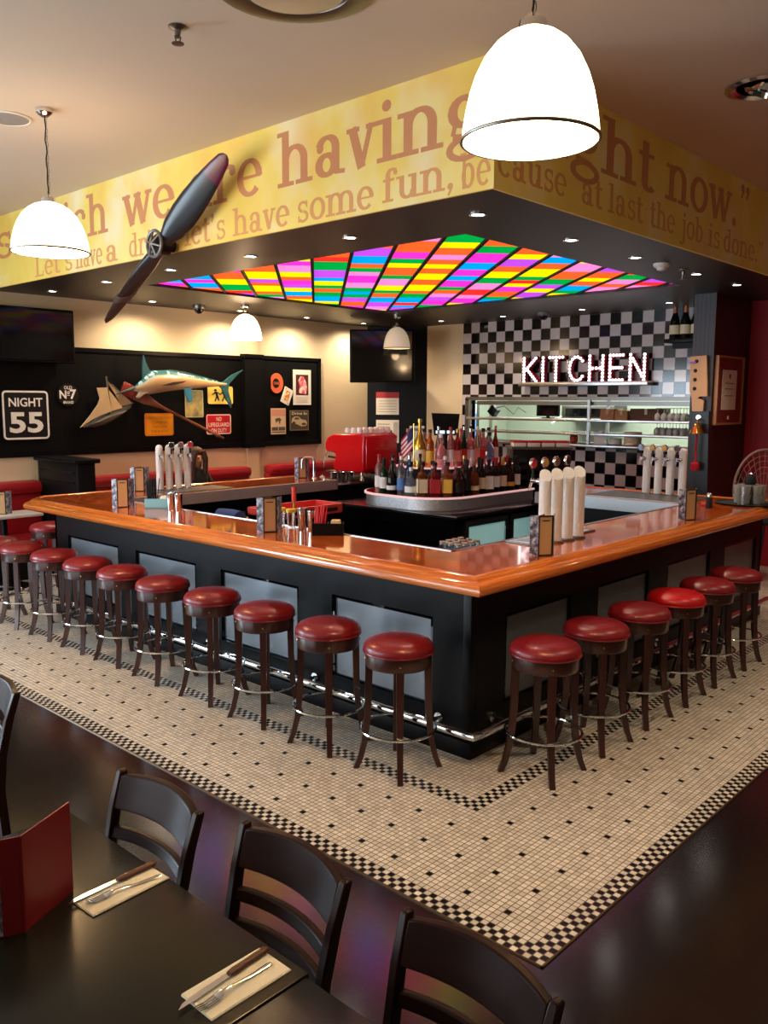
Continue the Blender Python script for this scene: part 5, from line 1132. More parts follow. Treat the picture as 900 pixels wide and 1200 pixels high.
for r_ in range(3):
    for k in range(4):
        p = (4.36 + k * .072 + r_ * .01, 3.36 + r_ * .075 + k * .004, 1.06); lb = f'upturned shot glass at the inner bar corner, {("front", "middle", "back")[r_]} row, {ordinal(k + 1)} along'
        if t0 is None:
            t0 = thing('shot_glass', lb, 'shot glass', p, 0, 'shot glasses at the inner bar corner'); MB().lathe([(.027, 0), (.0265, .03), (.021, .062), (0, .062), (0, .05), (.018, .05), (.024, .004)], 16).build('tumbler', M_glass, t0); MB().lathe([(.021, .061), (.0215, .067), (0, .067)], 16).build('foot', M_sg, t0)
        else: dup(t0, lb, p)
t = thing('glass_mat', 'black rubber drip mat on a ledge under the shot glasses', 'bar mat', (4.5, 3.45, 1.045)); MB().box(-.26, .26, -.155, .16, 0, .014, b=.003).build('mat_pad', M_matte, t); MB().box(-.26, .26, -.155, .16, -.18, -.0005).build('ledge', M_black, t, 0)
# glass racks at the short side's far end
t = thing('tray', 'round black tray under the stacked glasses near the red wall', 'tray', (8.10, 2.88, ZT)); MB().lathe([(0, 0), (.25, 0), (.27, .018), (.262, .02), (.245, .008), (0, .008)], 36).build('tray_dish', M_matte, t)
t0 = None
spots = [(.07 + .1 * math.cos(a), .02 + .1 * math.sin(a)) for a in (0, 1.05, 2.1, 3.15, 4.2, 5.25)] + [(.07, .02)]
for lv in range(2):
    for i, (dx, dy) in enumerate(spots):
        lb = f'stacked bar tumbler on the black tray, {("lower", "upper")[lv]} layer, ' + ('centre' if i == 6 else f'{ordinal(i + 1)} round the ring')
        p = (8.10 + dx, 2.88 + dy - .03, ZT + .0085 + lv * .085)
        if t0 is None: t0 = tumbler(lb, p, mat('pale_glass', rgb(226, 226, 214), .08, trans=.6), .047, .084, None, 'stacked tumblers on the tray'); t0.name = 'bar_tumbler'; t0['category'] = 'glass'
        else: dup(t0, lb, p)
t = tumbler('tall clear highball glass at the tray edge', (7.93, 2.86, ZT + .009), M_glass, .04, .16, None, 'tall glasses on the tray'); t.name = 'highball_glass'; t['category'] = 'glass'
t = thing('tea_jug', 'small dark jug with chrome lid on top of the stacked tumblers', 'jug', (8.17, 2.87, ZT + .18)); MB().lathe([(0, 0), (.045, 0), (.055, .03), (.045, .08), (.03, .095), (0, .1)], 20).build('jug_body', M_matte, t); MB().tube([(.05, 0, .07), (.09, 0, .065), (.085, 0, .02), (.05, 0, .02)], .006, 6).build('jug_handle', M_chrome, t); MB().lathe([(.02, .1), (.012, .112), (0, .115)], 12).build('jug_lid', M_chrome, t)
t = thing('napkin_pack', 'small red napkin pack lying on the bar near the glass tray', 'napkins', (7.75, 3.1, ZT), .4); MB().box(-.09, .09, -.05, .05, 0, .02, b=.005).build('napkin_pad', mat('napkin_red', rgb(176, 50, 46), .7), t)
t = thing('salt_shaker', 'white-topped dark shaker beside the menu near the kitchen fonts', 'shaker', (7.55, 3.0, ZT)); MB().lathe([(.028, 0), (.03, .01), (.026, .09), (.022, .1)], 16).build('shaker_jar', M_matte, t); MB().lathe([(.023, .1), (.024, .125), (.015, .14), (0, .142)], 16).build('lid', M_chrome, t)
t = thing('swan_neck_tap', 'chrome swan neck water tap arching over the far counter end', 'tap', (6.98, 7.72, ZT), MA)
MB().tube([(.085, 0, 0), (.085, 0, .21)] + [(.085 - .045 + .045 * math.cos(a * PI / 16), 0, .21 + .045 * math.sin(a * PI / 16)) for a in range(9)] + [(-.05 + .035 - .045 * math.sin(a * PI / 16), 0, .21 + .045 * math.cos(a * PI / 16)) for a in range(9)] + [(-.06, 0, .12)], .017, 12).build('spout', M_chrome, t); MB().lathe([(.035, 0), (.033, .012), (.02, .02)], 18, T(.085, 0, 0)).build('base_flange', M_chrome, t)

# ================================================================== COFFEE STATION
cs = thing('coffee_counter', 'black coffee counter continuing the far bar behind the red machine', 'counter', (0, 0, 0)); MB().box(7.2, 8.62, 7.4, 8.2, .0125, 1.0).build('carcass', M_black, cs, 0); MB().box(7.16, 8.64, 7.36, 8.22, 1.0, 1.04, b=.006).build('worktop', M_black, cs)
cm_ = thing('espresso_machine', 'big glossy red espresso machine with cups on its top', 'coffee machine', (8.05, 7.82, 1.04))
M_cred = mat('espresso_red', rgb(206, 18, 26), .22, coat=.4)
pf_ = [(-.30, .10), (.22, .10), (.26, .16), (.22, .24), (.21, .32), (.26, .35), (.36, .34), (.40, .38), (.40, .46), (.36, .53), (.26, .58), (-.24, .60), (-.32, .56)]
mb = MB(); mb.add([(-.30, y, z) for y, z in pf_] + [(.34, y, z) for y, z in pf_], [tuple(range(13)), tuple(reversed(range(13, 26)))] + [(i, i + 13, (i + 1) % 13 + 13, (i + 1) % 13) for i in range(13)])
o = mb.build('machine_body', M_cred, cm_, 40); bv = o.modifiers.new('round', 'BEVEL'); bv.width = .02; bv.segments = 3; bv.limit_method = 'ANGLE'
MB().box(-.27, .31, -.335, -.315, .14, .53, b=.008).build('back_panel', M_cred, cm_); MB().box(-.31, .35, .1, .38, .07, .10, b=.006).build('drip_tray', M_chrome, cm_)
for x in (-.24, .28):
    for y in (-.22, .26): MB().lathe([(.03, 0), (.022, .03), (.016, .1)], 14, T(x, y, 0)).build('foot', M_chrome, cm_)
for k in range(2): MB().tube([(-.14 + k * .3, .24, .3), (-.14 + k * .3, .34, .26), (-.14 + k * .3, .5, .27)], .014, 8).build('portafilter', M_matte, cm_)
MB().tube([(-.31, .2, .34), (-.34, .3, .36), (-.34, .36, .28), (-.34, .38, .14)], .006, 8).build('steam_wand', M_chrome, cm_)
t0 = None
for r_ in range(3):
    for k in range(6):
        lb = f'upturned white coffee cup on the red machine, {ordinal(k + 1)} along in the {("nearest", "middle", "rear")[r_]} row'; p = (7.80 + k * .105, 7.62 + r_ * .11, 1.642 - .0)
        if t0 is None: t0 = thing('coffee_cup', lb, 'cup', p, 0, 'cups on the espresso machine'); MB().lathe([(.04, 0), (.038, .03), (.03, .06), (.02, .066), (0, .066), (0, .06), (.034, .004)], 16).build('cup_bowl', M_white, t0); MB().tube([(.036, 0, .045), (.055, 0, .04), (.052, 0, .02), (.037, 0, .015)], .004, 6).build('handle', M_white, t0)
        else: dup(t0, lb, p, random.uniform(0, 6))
for k, (x, y) in enumerate(((7.42, 7.72), (7.53, 7.68), (7.63, 7.63))): tt = tumbler(f'steel milk jug beside the red coffee machine, {ordinal(k + 1)} from the swan neck tap', (x, y, 1.04), M_chrome, .052, .12, None, 'milk jugs'); tt.name = 'milk_jug'; tt['category'] = 'jug'
t = thing('saucer_stack', 'blue-rimmed saucer stack on the coffee counter before the milk jugs', 'saucers', (7.26, 7.75, 1.04)); MB().lathe([(0, 0), (.05, 0), (.085, .012), (.085, .03), (.05, .022), (0, .02)], 24).build('saucers', mat('saucer_blue', rgb(150, 160, 206), .3), t); t = thing('sugar_pot', 'small cream sugar pot standing on the blue-rimmed saucers', 'pot', (7.26, 7.75, 1.062)); MB().lathe([(.0, 0), (.03, 0), (.036, .03), (.03, .055), (0, .06)], 18).build('pot_jar', M_paper, t); MB().lathe([(.008, .06), (.011, .068), (0, .074)], 10).build('knob', M_paper, t)
# point of sale screen, black drinks machine behind the bottles
p = Vector((0, 0, CAMZ)) + (_fw * FPX + _r * (522 - 450) - _u * (498 - 600)) / FPX * 11.5
t = thing('till_screen', 'black till screen with two pale lines above the bottles', 'till screen', (p.x, p.y, p.z), MA); MB().prism([(-.19, .16), (.19, .15), (.16, -.14), (-.15, -.14)], -.02, .02).build('screen_case', M_black, t, 0)
MB().box(-.13, -.01, -.0225, -.019, -.115, -.075).box(.02, .12, -.0225, -.019, -.115, -.075).build('lit_fields', mat('screen_lines', rgb(200, 230, 240), .4, emit=rgb(190, 225, 240), estr=1.0), t, 0)
MB().cyl(.03, 1.0 - p.z, -.12, 12).build('stand', M_black, t); MB().box(-.2, .3, -.22, .22, .0125 - p.z, 1.0 - p.z).build('pedestal', M_black, t, 0)
t = thing('glass_washer', 'dark bar machine topped with red-lidded trays behind the wine bottles', 'machine', (9.35, 5.95, 0), MA)
MB().box(-.36, .36, -.28, .28, .0125, 1.46, b=.01).build('casing', M_black, t); MB().box(-.38, .38, -.3, .3, 1.46, 1.49).build('top_shelf', M_dsteel, t, 0)
fr2 = MB()
for k in range(3):
    for j in range(4): fr2.box(-.3 + j * .155, -.18 + j * .155, -.286, -.28, .55 + k * .3, .78 + k * .3)
fr2.build('dark_windows', M_gloss, t, 0)
t2 = None
for k in range(4):
    lb = f'red-lidded tray on the dark bar machine, {ordinal(k + 1)} from the till screen'; q = T(9.35, 5.95, 0) @ R(MA) @ Vector((-.27 + k * .18, -.1, 1.49))
    if t2 is None: t2 = thing('lidded_tray', lb, 'tray', q, MA, 'red-lidded trays'); MB().box(-.08, .08, -.12, .12, 0, .05, b=.006).build('tray_box', M_paper, t2); MB().box(-.085, .085, -.125, .125, .05, .075, b=.006).build('lid', mat('tray_red', rgb(190, 40, 40), .4), t2)
    else: dup(t2, lb, q)

# ================================================================== KITCHEN
ks = thing('pass_shelving', 'stainless kitchen pass shelving across the serving opening', 'shelf', (0, 0, 0))
for nm, z, x0, x1 in (('shelf', 1.80, 11.1, 11.75), ('shelf', 1.60, 11.15, 11.75), ('pass_ledge', 1.44, 10.98, 11.75)): MB().box(x0, x1, 4.3, 8.44, z - .035, z, b=.004).build(nm, M_steel, ks)
for y in (4.36, 6.25, 8.40): MB().box(11.13, 11.17, y - .02, y + .02, 1.44, 2.08).box(11.7, 11.74, y - .02, y + .02, 1.44, 2.08).build('upright', M_steel, ks, 0)
MB().box(11.2, 11.45, 4.4, 8.3, 2.0, 2.06).build('heat_lamp_rail', M_dsteel, ks, 0)
p = at(644.5, 478, 0, 11.5); t = thing('kitchen_monitor', 'black kitchen order monitor on the upper pass shelf', 'monitor', (11.45, p.y, 1.80), -PI / 2); MB().box(-.2, .2, -.02, .02, .03, .25, b=.006).build('casing', M_black, t); MB().box(-.185, .185, -.023, -.02, .045, .235).build('screen', M_screen, t, 0); MB().box(-.08, .08, -.06, .06, 0, .012).box(-.02, .02, -.015, .015, .01, .05).build('stand', M_black, t, 0)
p = at(581, 476, 0, 11.5); t = thing('ticket_printer', 'small black order printer tipped on edge on the upper pass shelf', 'printer', (11.45, p.y, 1.80)); MB().box(-.06, .06, -.07, .07, -.07, .07, T(0, 0, .1) @ R(.7, 'X'), b=.01).build('casing', M_black, t); MB().tube([(0, 0, .14), (0, -.2, .18), (.05, -.35, .05), (.1, -.4, .16), (.1, -.55, .08)], .006, 6).build('cable', M_matte, t)
def boxes(px0, px1, z, d, label, m, gap=.0, h=.15):
    a, b = at(px0, 480, 0, 11.4), at(px1, 480, 0, 11.4); cy = (a.y + b.y) / 2; w = abs(a.y - b.y) / 2; t = thing('cardboard_box', label, 'box', (11.4, cy, z), 0, 'boxes on the pass shelf'); MB().box(-.14, .14, -w, w, 0, h, b=.004).build('carton', m, t); MB().box(-.142, .142, -.02, .02, h * .5, h + .001).build('packing_tape', mat('packing_tape', rgb(176, 130, 80), .3), t, 0); return t
M_kraft = mat('kraft_card', rgb(168, 118, 76), .8, noise=.1); M_dcard = mat('dark_card', rgb(86, 58, 40), .8, noise=.2)
boxes(709, 725, 1.80, 0, 'kraft cardboard box on the upper pass shelf, next to the monitor', M_kraft); boxes(726, 741, 1.80, 0, 'kraft cardboard box on the upper pass shelf, next to the dark carton', M_kraft, h=.13); boxes(744, 781, 1.80, 0, 'long dark brown carton on the upper pass shelf', M_dcard, h=.16)
def wineglass(): 
    t = thing('wine_glass', 'x', 'wine glass', (0, 0, 0), 0, 'upturned wine glasses at the pass end'); M_glass = mat('stem_glass', rgb(236, 236, 232), .06, trans=.55, spec=.8); MB().lathe([(.036, 0), (.042, .04), (.04, .075), (.02, .1), (.005, .108), (.004, .16), (.03, .168), (.033, .172), (0, .174), (0, .105), (.03, .08), (.034, .04), (.033, .003)], 18).build('bowl', M_glass, t, 60); MB().lathe([(.036, 0), (.036, .004), (.033, .004)], 18).build('rim', M_glass, t); return t
t0 = wineglass(); n = 0
for z, nm in ((1.80, 'upper'), (1.60, 'middle')):
    for r_ in range(2):
        for k in range(5):
            lb = f'upturned wine glass on the {nm} pass shelf, {ordinal(k + 1)} from the dark pillar, {("front", "back")[r_]} row'; q = (11.2 + r_ * .1, 4.86 + k * .092, z)
            if n == 0: t0.location = q; t0['label'] = lb
            else: dup(t0, lb, q)
            n += 1
p = at(704, 530, 0, 11.3); t = thing('takeaway_box', 'white angled takeaway box on the pass ledge', 'box', (11.3, p.y, 1.44), .3); MB().loft([[(-.07, -.09, 0), (.07, -.09, 0), (.07, .09, 0), (-.07, .09, 0)], [(-.08, -.1, .15), (.08, -.1, .15), (.08, .1, .19), (-.08, .1, .19)]]).build('carton', M_white, t, 0); MB().box(-.082, .082, -.03, .03, .165, .195).build('tab', M_white, t, 0)
for k, (px_, h_, r_, lb) in enumerate(((721, .09, .09, 'low stack of white bowls on the pass ledge'), (741, .19, .125, 'tall stack of cream plates on the pass ledge beside the fonts'), (672, .1, .06, 'red and dark spice tub on the pass ledge'))):
    p = at(px_, 530, 0, 11.3); t = thing(('bowl_stack', 'plate_stack', 'spice_tub')[k], lb, ('bowls', 'plates', 'tub')[k], (11.3, p.y, 1.44)); pr = [(0, 0), (r_ * .6, 0)]; m_n = (5, 9, 2)[k]
    for j in range(m_n): pr += [(r_, h_ * (j + .55) / m_n), (r_ * 1.01, h_ * (j + .75) / m_n), (r_ * .93, h_ * (j + 1) / m_n)]
    MB().lathe(pr + [(0, h_ * .97)], 24).build('stack', (M_white, mat('plate_cream', rgb(224, 210, 186), .4), mat('tub_red', rgb(176, 46, 40), .5))[k], t)
    if k == 2: MB().lathe([(r_ * .95, h_), (r_ * .9, h_ + .03), (0, h_ + .035)], 20).build('lid', M_matte, t)
    else: MB().lathe([(r_ * .6, h_), (r_ * .5, h_ - .002), (0, h_ - .004)], 20).build('top_dish', M_white, t)
# kitchen extras behind: salamander grill, bench, lit rear window
t = thing('salamander_grill', 'black salamander grill with steel handle on the kitchen rear wall', 'grill', (13.25, 7.35, 1.75), -PI / 2); MB().box(-.5, .5, -.2, .25, 0, .24, b=.01).build('casing', M_dsteel, t); MB().box(-.42, .42, -.206, -.2, .05, .19).build('dark_opening', M_gloss, t, 0); MB().rod((-.4, -.24, .02), (.42, -.24, .02), .012).build('handle', M_chrome, t); MB().rod((-.5, -.2, .05), (-.6, -.34, -.08), .02).build('lever', M_white, t); MB().box(-.52, .52, -.2, .25, -.02, 0).build('wall_shelf', M_steel, t, 0)
t = thing('kitchen_bench', 'stainless kitchen bench along the rear kitchen wall', 'bench', (0, 0, 0)); MB().box(12.8, 13.48, 3.6, 9.2, .86, .9, b=.004).build('bench_top', M_steel, t); MB().box(12.85, 13.48, 3.6, 9.2, 0, .86).build('bench_front', M_dsteel, t, 0)
p0, p1 = at(548, 473, 0, 12.0), at(562, 530, 0, 12.0)
t = thing('blue_screen', 'tall bright blue and white lit screen at the pass opening end', 'screen', (11.9, (p0.y + p1.y) / 2, 1.46), -PI / 2)
ww = abs(p0.y - p1.y) / 2; hh = p0.z - 1.46
MB().box(-ww - .02, ww + .02, -.01, .05, -.02, hh + .02, b=.006).build('casing', M_dsteel, t); MB().box(-ww, ww, -.014, -.01, hh * .7, hh).build('white_field', mat('screen_white', rgb(226, 240, 236), .4, emit=rgb(220, 240, 235), estr=1.0), t, 0); MB().box(-ww, ww, -.014, -.01, 0, hh * .7).build('blue_field', mat('screen_blue', rgb(110, 170, 235), .4, emit=rgb(105, 165, 235), estr=.95), t, 0); MB().box(-.03, .03, 0, .04, -.04, -.01).build('stand', M_black, t, 0)
# KITCHEN marquee sign
ps0, ps1 = at(612, 449, 0, 11.1), at(758.5, 444, 0, 11.1); Wd = abs(ps0.y - ps1.y); zb_ = (at(612, 449, 0, 11.1).z + at(758, 443, 0, 11.1).z) / 2; Hs = .345
t = thing('marquee_sign', 'red marquee letters spelling KITCHEN in white bulbs over the pass', 'sign', (11.1, (ps0.y + ps1.y) / 2, zb_), -PI / 2)
MB().box(-Wd / 2 - .02, Wd / 2 + .04, -.08, .09, -.075, -.012, b=.004).build('ledge', M_steel, t)
LT = {'K': [[(0, 0), (0, 1)], [(.62, 1), (.1, .5)], [(.18, .5), (.66, 0)]], 'I': [[(0, 0), (0, 1)]], 'T': [[(0, 1), (.66, 1)], [(.33, .86), (.33, 0)]], 'C': [[(.64, .82), (.5, .97), (.3, 1.0), (.1, .86), (.02, .6), (.02, .36), (.12, .12), (.32, 0), (.52, .03), (.65, .18)]], 'H': [[(0, 0), (0, 1)], [(.62, 0), (.62, 1)], [(.14, .5), (.5, .5)]], 'E': [[(0, 0), (0, 1)], [(.14, 1), (.58, 1)], [(.14, .5), (.54, .5)], [(.14, 0), (.58, 0)]], 'N': [[(0, 0), (0, 1)], [(.62, 0), (.62, 1)], [(.1, .84), (.54, .14)]]}
wid = dict(K=.66, I=0, T=.66, C=.65, H=.62, E=.58, N=.62); word = 'KITCHEN'; gapu = .34; tot = sum(wid[c] for c in word) + gapu * 6; su = Wd * .96 / tot; x = -Wd * .48
M_bulbs = mat('marquee_bulb', (1, 1, 1, 1), .4, emit=(1.0, .95, .97, 1), estr=2.6); M_lred = mat('marquee_red', rgb(150, 22, 48), .4)
for ch in word:
    lb, bu = MB(), MB()
    for st in LT[ch]:
        P2 = [(x + a * su, b * Hs) for a, b in st]
        for a, b in zip(P2, P2[1:]):
            d = Vector((b[0] - a[0], b[1] - a[1])); nn = Vector((-d.y, d.x)).normalized() * .028; e_ = d.normalized() * .02; A, B = Vector(a) - e_, Vector(b) + e_
            lb.prism([tuple(A + nn), tuple(A - nn), tuple(B - nn), tuple(B + nn)], -.02, .06)
        Ln = sum((Vector(b) - Vector(a)).length for a, b in zip(P2, P2[1:])); nb = max(3, round(Ln / .05) + 1)
        for q in along(P2, nb): bu.lathe([(.021, 0), (.019, .010), (.011, .018), (0, .021)], 8, T(q.x, -.02, q.y) @ R(PI / 2, 'X'))
    lo_ = lb.build('letter', M_lred, t, 0); bu.build('bulbs', M_bulbs, lo_)
    x += (wid[ch] + gapu) * su
# champagne shelf, guitar head, bell, framed certificate
p = at(803, 397, 0, 11.05); t = thing('bottle_shelf', 'small black wall shelf holding three champagne bottles', 'shelf', (11.05, p.y, p.z), -PI / 2); MB().box(-.24, .24, -.12, .149, -.05, 0, b=.004).build('board', M_black, t); MB().box(-.2, .2, .06, .149, -.12, -.05).build('bracket', M_black, t, 0)
for k in range(3):
    b = make_bottle('champ', G['dark'], L_['cream'], mat('cap_rose', rgb(206, 130, 96), .35, .6)) if k == 0 else dup(b0)
    if k == 0: b0 = b
    b.location = (11.05, p.y + .15 - k * .145, p.z); b['label'] = f'champagne bottle with rose foil on the small wall shelf, {ordinal(k + 1)} from the KITCHEN sign'; b['group'] = 'champagne bottles on the shelf'; b.scale = (1.35, 1.35, 1.35)
gx = 9.9
def gp(px_, py_): q = at(px_, py_, 0, gx); return (-(q.y), q.z)
o = at(820, 450, 0, gx); t = thing('bass_guitar', 'wall-hung bass guitar with pale wood headstock on the dark pillar', 'guitar', (gx, o.y, o.z), -PI / 2)
pg = [(810.5, 418), (829, 416.5), (829.5, 464.5), (820.5, 464.5), (819, 467), (825.5, 469), (824.5, 482), (812, 482), (811.5, 468), (809, 458)]
M_maple = mat('maple', rgb(216, 158, 84), .35, noise=.1, nscale=14); MB().prism([(gp(a, b)[0] + o.y, gp(a, b)[1] - o.z) for a, b in pg], -.025, .005).build('headstock', M_maple, t, 0)
for k, (a, b) in enumerate(((817.5, 423.5), (816, 434.5), (815.5, 445), (815, 455.5))):
    q = gp(a, b); MB().lathe([(.022, 0), (.022, .004), (0, .004)], 16, T(q[0] + o.y, -.025, q[1] - o.z) @ R(PI / 2, 'X')).build('peg_hole', M_matte, t); 
    if k == 0: MB().rod((q[0] + o.y, -.04, q[1] - o.z - .01), (q[0] + o.y - .07, -.06, q[1] - o.z - .02), .01).build('tuning_peg', M_chrome, t)
nk = [(811, 482), (831, 482), (829, 580), (813, 580)]; MB().prism([(gp(a, b)[0] + o.y, gp(a, b)[1] - o.z) for a, b in nk], -.012, .03).build('neck_board', mat('dark_teal_board', rgb(24, 32, 38), .4), t, 0)
q = gp(819, 489); MB().lathe([(.03, 0), (.03, .006), (0, .006)], 14, T(q[0] + o.y, -.012, q[1] - o.z) @ R(PI / 2, 'X')).build('badge', M_chrome, t)
p = at(816.5, 508, 0, 9.80); t = thing('bell', 'brass ship bell with red rope pull on the dark pillar', 'bell', (9.80, p.y, p.z)); MB().lathe([(.085, 0), (.08, .012), (.06, .05), (.045, .1), (.025, .115), (0, .12), (0, .11), (.035, .1), (.05, .05), (.07, .01)], 24).build('bell_cup', M_brass, t); MB().tube([(0, 0, .12), (0, 0, .15), (.08, 0, .17)], .01, 8).build('bracket', M_brass, t)
MB().tube([(.004 * math.sin(k), .004 * math.cos(k), -.0 - k * .03) for k in range(12)], .012, 8).lathe([(.012, 0), (.05, -.02), (.05, -.09), (.044, -.1), (0, -.1)], 16, T(0, 0, -.33)).build('rope_pull', mat('rope_red', rgb(190, 24, 34), .8, bump=.6, bscale=90), t)
a, b = at(841, 416, 1, 3.96), at(867, 497, 1, 3.96); t = thing('framed_certificate', 'gold-framed certificate on red mount on the brown wall', 'picture', ((a.x + b.x) / 2, 3.96, (a.z + b.z) / 2)); w, h = abs(a.x - b.x), abs(a.z - b.z)
ringplate(w, h, .004, .025, -.02, .02).build('frame', mat('gilt_wood', rgb(176, 120, 74), .4), t, 0); MB().box(-w / 2 + .02, w / 2 - .02, 0, .015, -h / 2 + .02, h / 2 - .02).build('mount', mat('mount_red', rgb(128, 44, 44), .7), t, 0); MB().box(-w * .28, w * .26, -.004, .004, -h * .28, h * .3).build('certificate_sheet', M_paper, t, 0)
MB().box(-.03, .02, -.006, -.002, h * .18, h * .24).box(-w * .18, w * .16, -.006, -.002, h * .1, h * .11).box(-w * .18, w * .16, -.006, -.002, h * .02, h * .03).box(-w * .18, w * .16, -.006, -.002, -h * .08, -h * .07).build('print_lines', mat('cert_ink', rgb(110, 96, 80), .7), t, 0)
MB().box(-.02, .03, -.004, .002, -h * .42, -h * .37).build('plaque', M_paper, t, 0)

# round-backed wire chair beyond the bar end, far end table
t = thing('round_back_chair', 'round mesh-backed chair showing over the bar end by the red wall', 'chair', (10.25, 3.45, 0), math.radians(-48))
MB().tube([(.34 * math.cos(a * PI / 24), 0, 1.05 + .46 * math.sin(a * PI / 24)) for a in range(-4, 29)], .016, 8).build('back_hoop', mat('hoop_grey', rgb(150, 118, 112), .5), t)
mw = MB()
for k in range(15): a = PI * k / 14; mw.rod((0, 0, .85), (.335 * math.cos(a), 0, 1.05 + .455 * math.sin(a)), .0035)
for rr_ in (.1, .17, .24, .3): mw.tube([(rr_ * math.cos(a * PI / 16), 0, 1.05 + (rr_ + .09) * math.sin(a * PI / 16)) for a in range(17)], .003, 5)
mw.build('back_mesh', mat('hoop_grey', None), t); MB().lathe([(0, .7), (.3, .7), (.31, .73), (.3, .76), (0, .77)], 28, T(0, -.28, 0)).build('seat', M_matte, t)
for x, y in ((-.24, -.06), (.24, -.06), (-.22, -.5), (.22, -.5)): MB().rod((x * .8, y, .7), (x * 1.1, y, 0), .014).build('leg', M_matte, t)
tb = thing('dining_table', 'small dark dining table by the far red booth, mostly hidden', 'table', (4.0, 9.4, 0)); MB().box(-.4, .3, -.32, .1, .78, .81, b=.005).build('tabletop', mat('pale_edge_top', rgb(190, 186, 180), .4), tb); MB().cyl(.035, .05, .78, 14, T(-.05, -.1, 0)).build('pedestal', M_black, tb); MB().lathe([(.24, 0), (.24, .015), (.04, .05)], 24, T(-.05, -.1, 0)).build('foot_plate', M_black, tb)
mm_ = make_menu('standing black and white menu on the small table by the far booth', (3.88, 9.3, .81), MA); mm_['group'] = 'menus off the bar'

# ================================================================== DINING TABLES IN FRONT
def dining_table(name, label, x0, x1, y0, y1):
    t = thing(name, label, 'table', ((x0 + x1) / 2, (y0 + y1) / 2, 0)); w, d = (x1 - x0) / 2, (y1 - y0) / 2
    MB().box(-w, w, -d, d, .715, .75, b=.004).build('tabletop', M_table, t); MB().box(-w + .05, w - .05, -d + .05, d - .05, .64, .715).build('apron', M_chair, t, 0)
    for sx in (-1, 1):
        for sy in (-1, 1): MB().box(sx * (w - .08) - .03, sx * (w - .08) + .03, sy * (d - .08) - .03, sy * (d - .08) + .03, 0, .64, b=.004).build('leg', M_chair, t)
    return t
dining_table('dining_table', 'black dining table holding the red menu and one napkin setting', .38, 1.21, 1.343, 2.47)
dining_table('dining_table', 'black dining table butted to the first, holding the nearer napkin setting', .36, 1.195, .12, 1.337)
def make_chair(label):
    """ladder-back chair facing local -x, back at x = 0"""
    t = thing('dining_chair', label, 'chair', (0, 0, 0), 0, 'ladder-back dining chairs'); W_ = .205
    def stile(s):
        rings = []
        for z, x, y, a in ((0, .055, W_ - .02, .017), (.22, .018, W_ - .018, .018), (.45, .0, W_ - .016, .019), (.6, .012, W_ - .008, .018), (.75, .045, W_, .017), (.852, .078, W_ + .006, .015), (.86, .08, W_ + .006, .011)):
            rings.append([(x + a, s * (y + a * .8), z), (x - a, s * (y + a * .8), z), (x - a, s * (y - a * .8), z), (x + a, s * (y - a * .8), z)])
        o_ = MB().loft(rings).build('back_post', M_chair, t, 30); b_ = o_.modifiers.new('round', 'BEVEL'); b_.width = .004; b_.segments = 2
    for s in (-1, 1): stile(s)
    def rail(z0, z1, x, nm, arch=.0, th=.011):
        rings = []
        for k in range(13):
            u = -1 + 2 * k / 12; y = u * (W_ - .008); bow = .042 * (1 - u * u); lift = arch * (1 - u * u); lean = (z1 - z0) * .32
            rings.append([(x + bow - th, y, z0), (x + bow + th, y, z0), (x + bow + lean + th, y, z1 + lift), (x + bow + lean - th, y, z1 + lift)])
        o_ = MB().loft(rings).build(nm, M_chair, t, 40); b_ = o_.modifiers.new('round', 'BEVEL'); b_.width = .005; b_.segments = 2; b_.limit_method = 'ANGLE'
    rail(.745, .848, .044, 'top_rail', .014, .013); rail(.655, .69, .022, 'back_slat'); rail(.57, .605, .006, 'back_slat'); rail(.49, .52, -.002, 'back_slat')
    rings = []
    for z, k in ((.43, .97), (.44, 1.0), (.462, 1.0), (.472, .96)): rings.append([(-.21 + (x * k), y * k, z) for x, y in rrect(.42, .41, .05)])
    MB().loft(rings).build('seat', mat('chair_seat_vinyl', rgb(22, 18, 17), .35), t, 40)
    MB().box(-.38, -.02, -.18, .18, .385, .43).build('seat_frame', M_chair, t, 0)
    for s in (-1, 1):
        MB().loft([[(-.39 + a, s * .17 + b, z) for a, b in ((w_, w_), (-w_, w_), (-w_, -w_), (w_, -w_))] for z, w_ in ((0, .014), (.43, .02))]).build('front_leg', M_chair, t, 30)
        MB().rod((-.38, s * .172, .2), (.01, s * .186, .22), .01).build('stretcher', M_chair, t)
    MB().rod((-.2, -.178, .21), (-.2, .178, .21), .01).build('stretcher', M_chair, t)
    return t
c0 = make_chair('dark ladder-back chair tucked at the table end next to the red menu')
c0.location = (1.285, 2.20, 0); c0.rotation_euler = (0, 0, 0)
dup(c0, 'dark ladder-back chair tucked at the table between the two napkin settings', (1.335, 1.635, 0), -.04)
dup(c0, 'dark ladder-back chair at the nearer table, its back rising from the bottom edge', (1.325, 1.02, 0), -.06)
dup(c0, 'dark ladder-back chair beyond the tables, half cut off beside the red menu', (1.38, 3.60, 0), -.03)
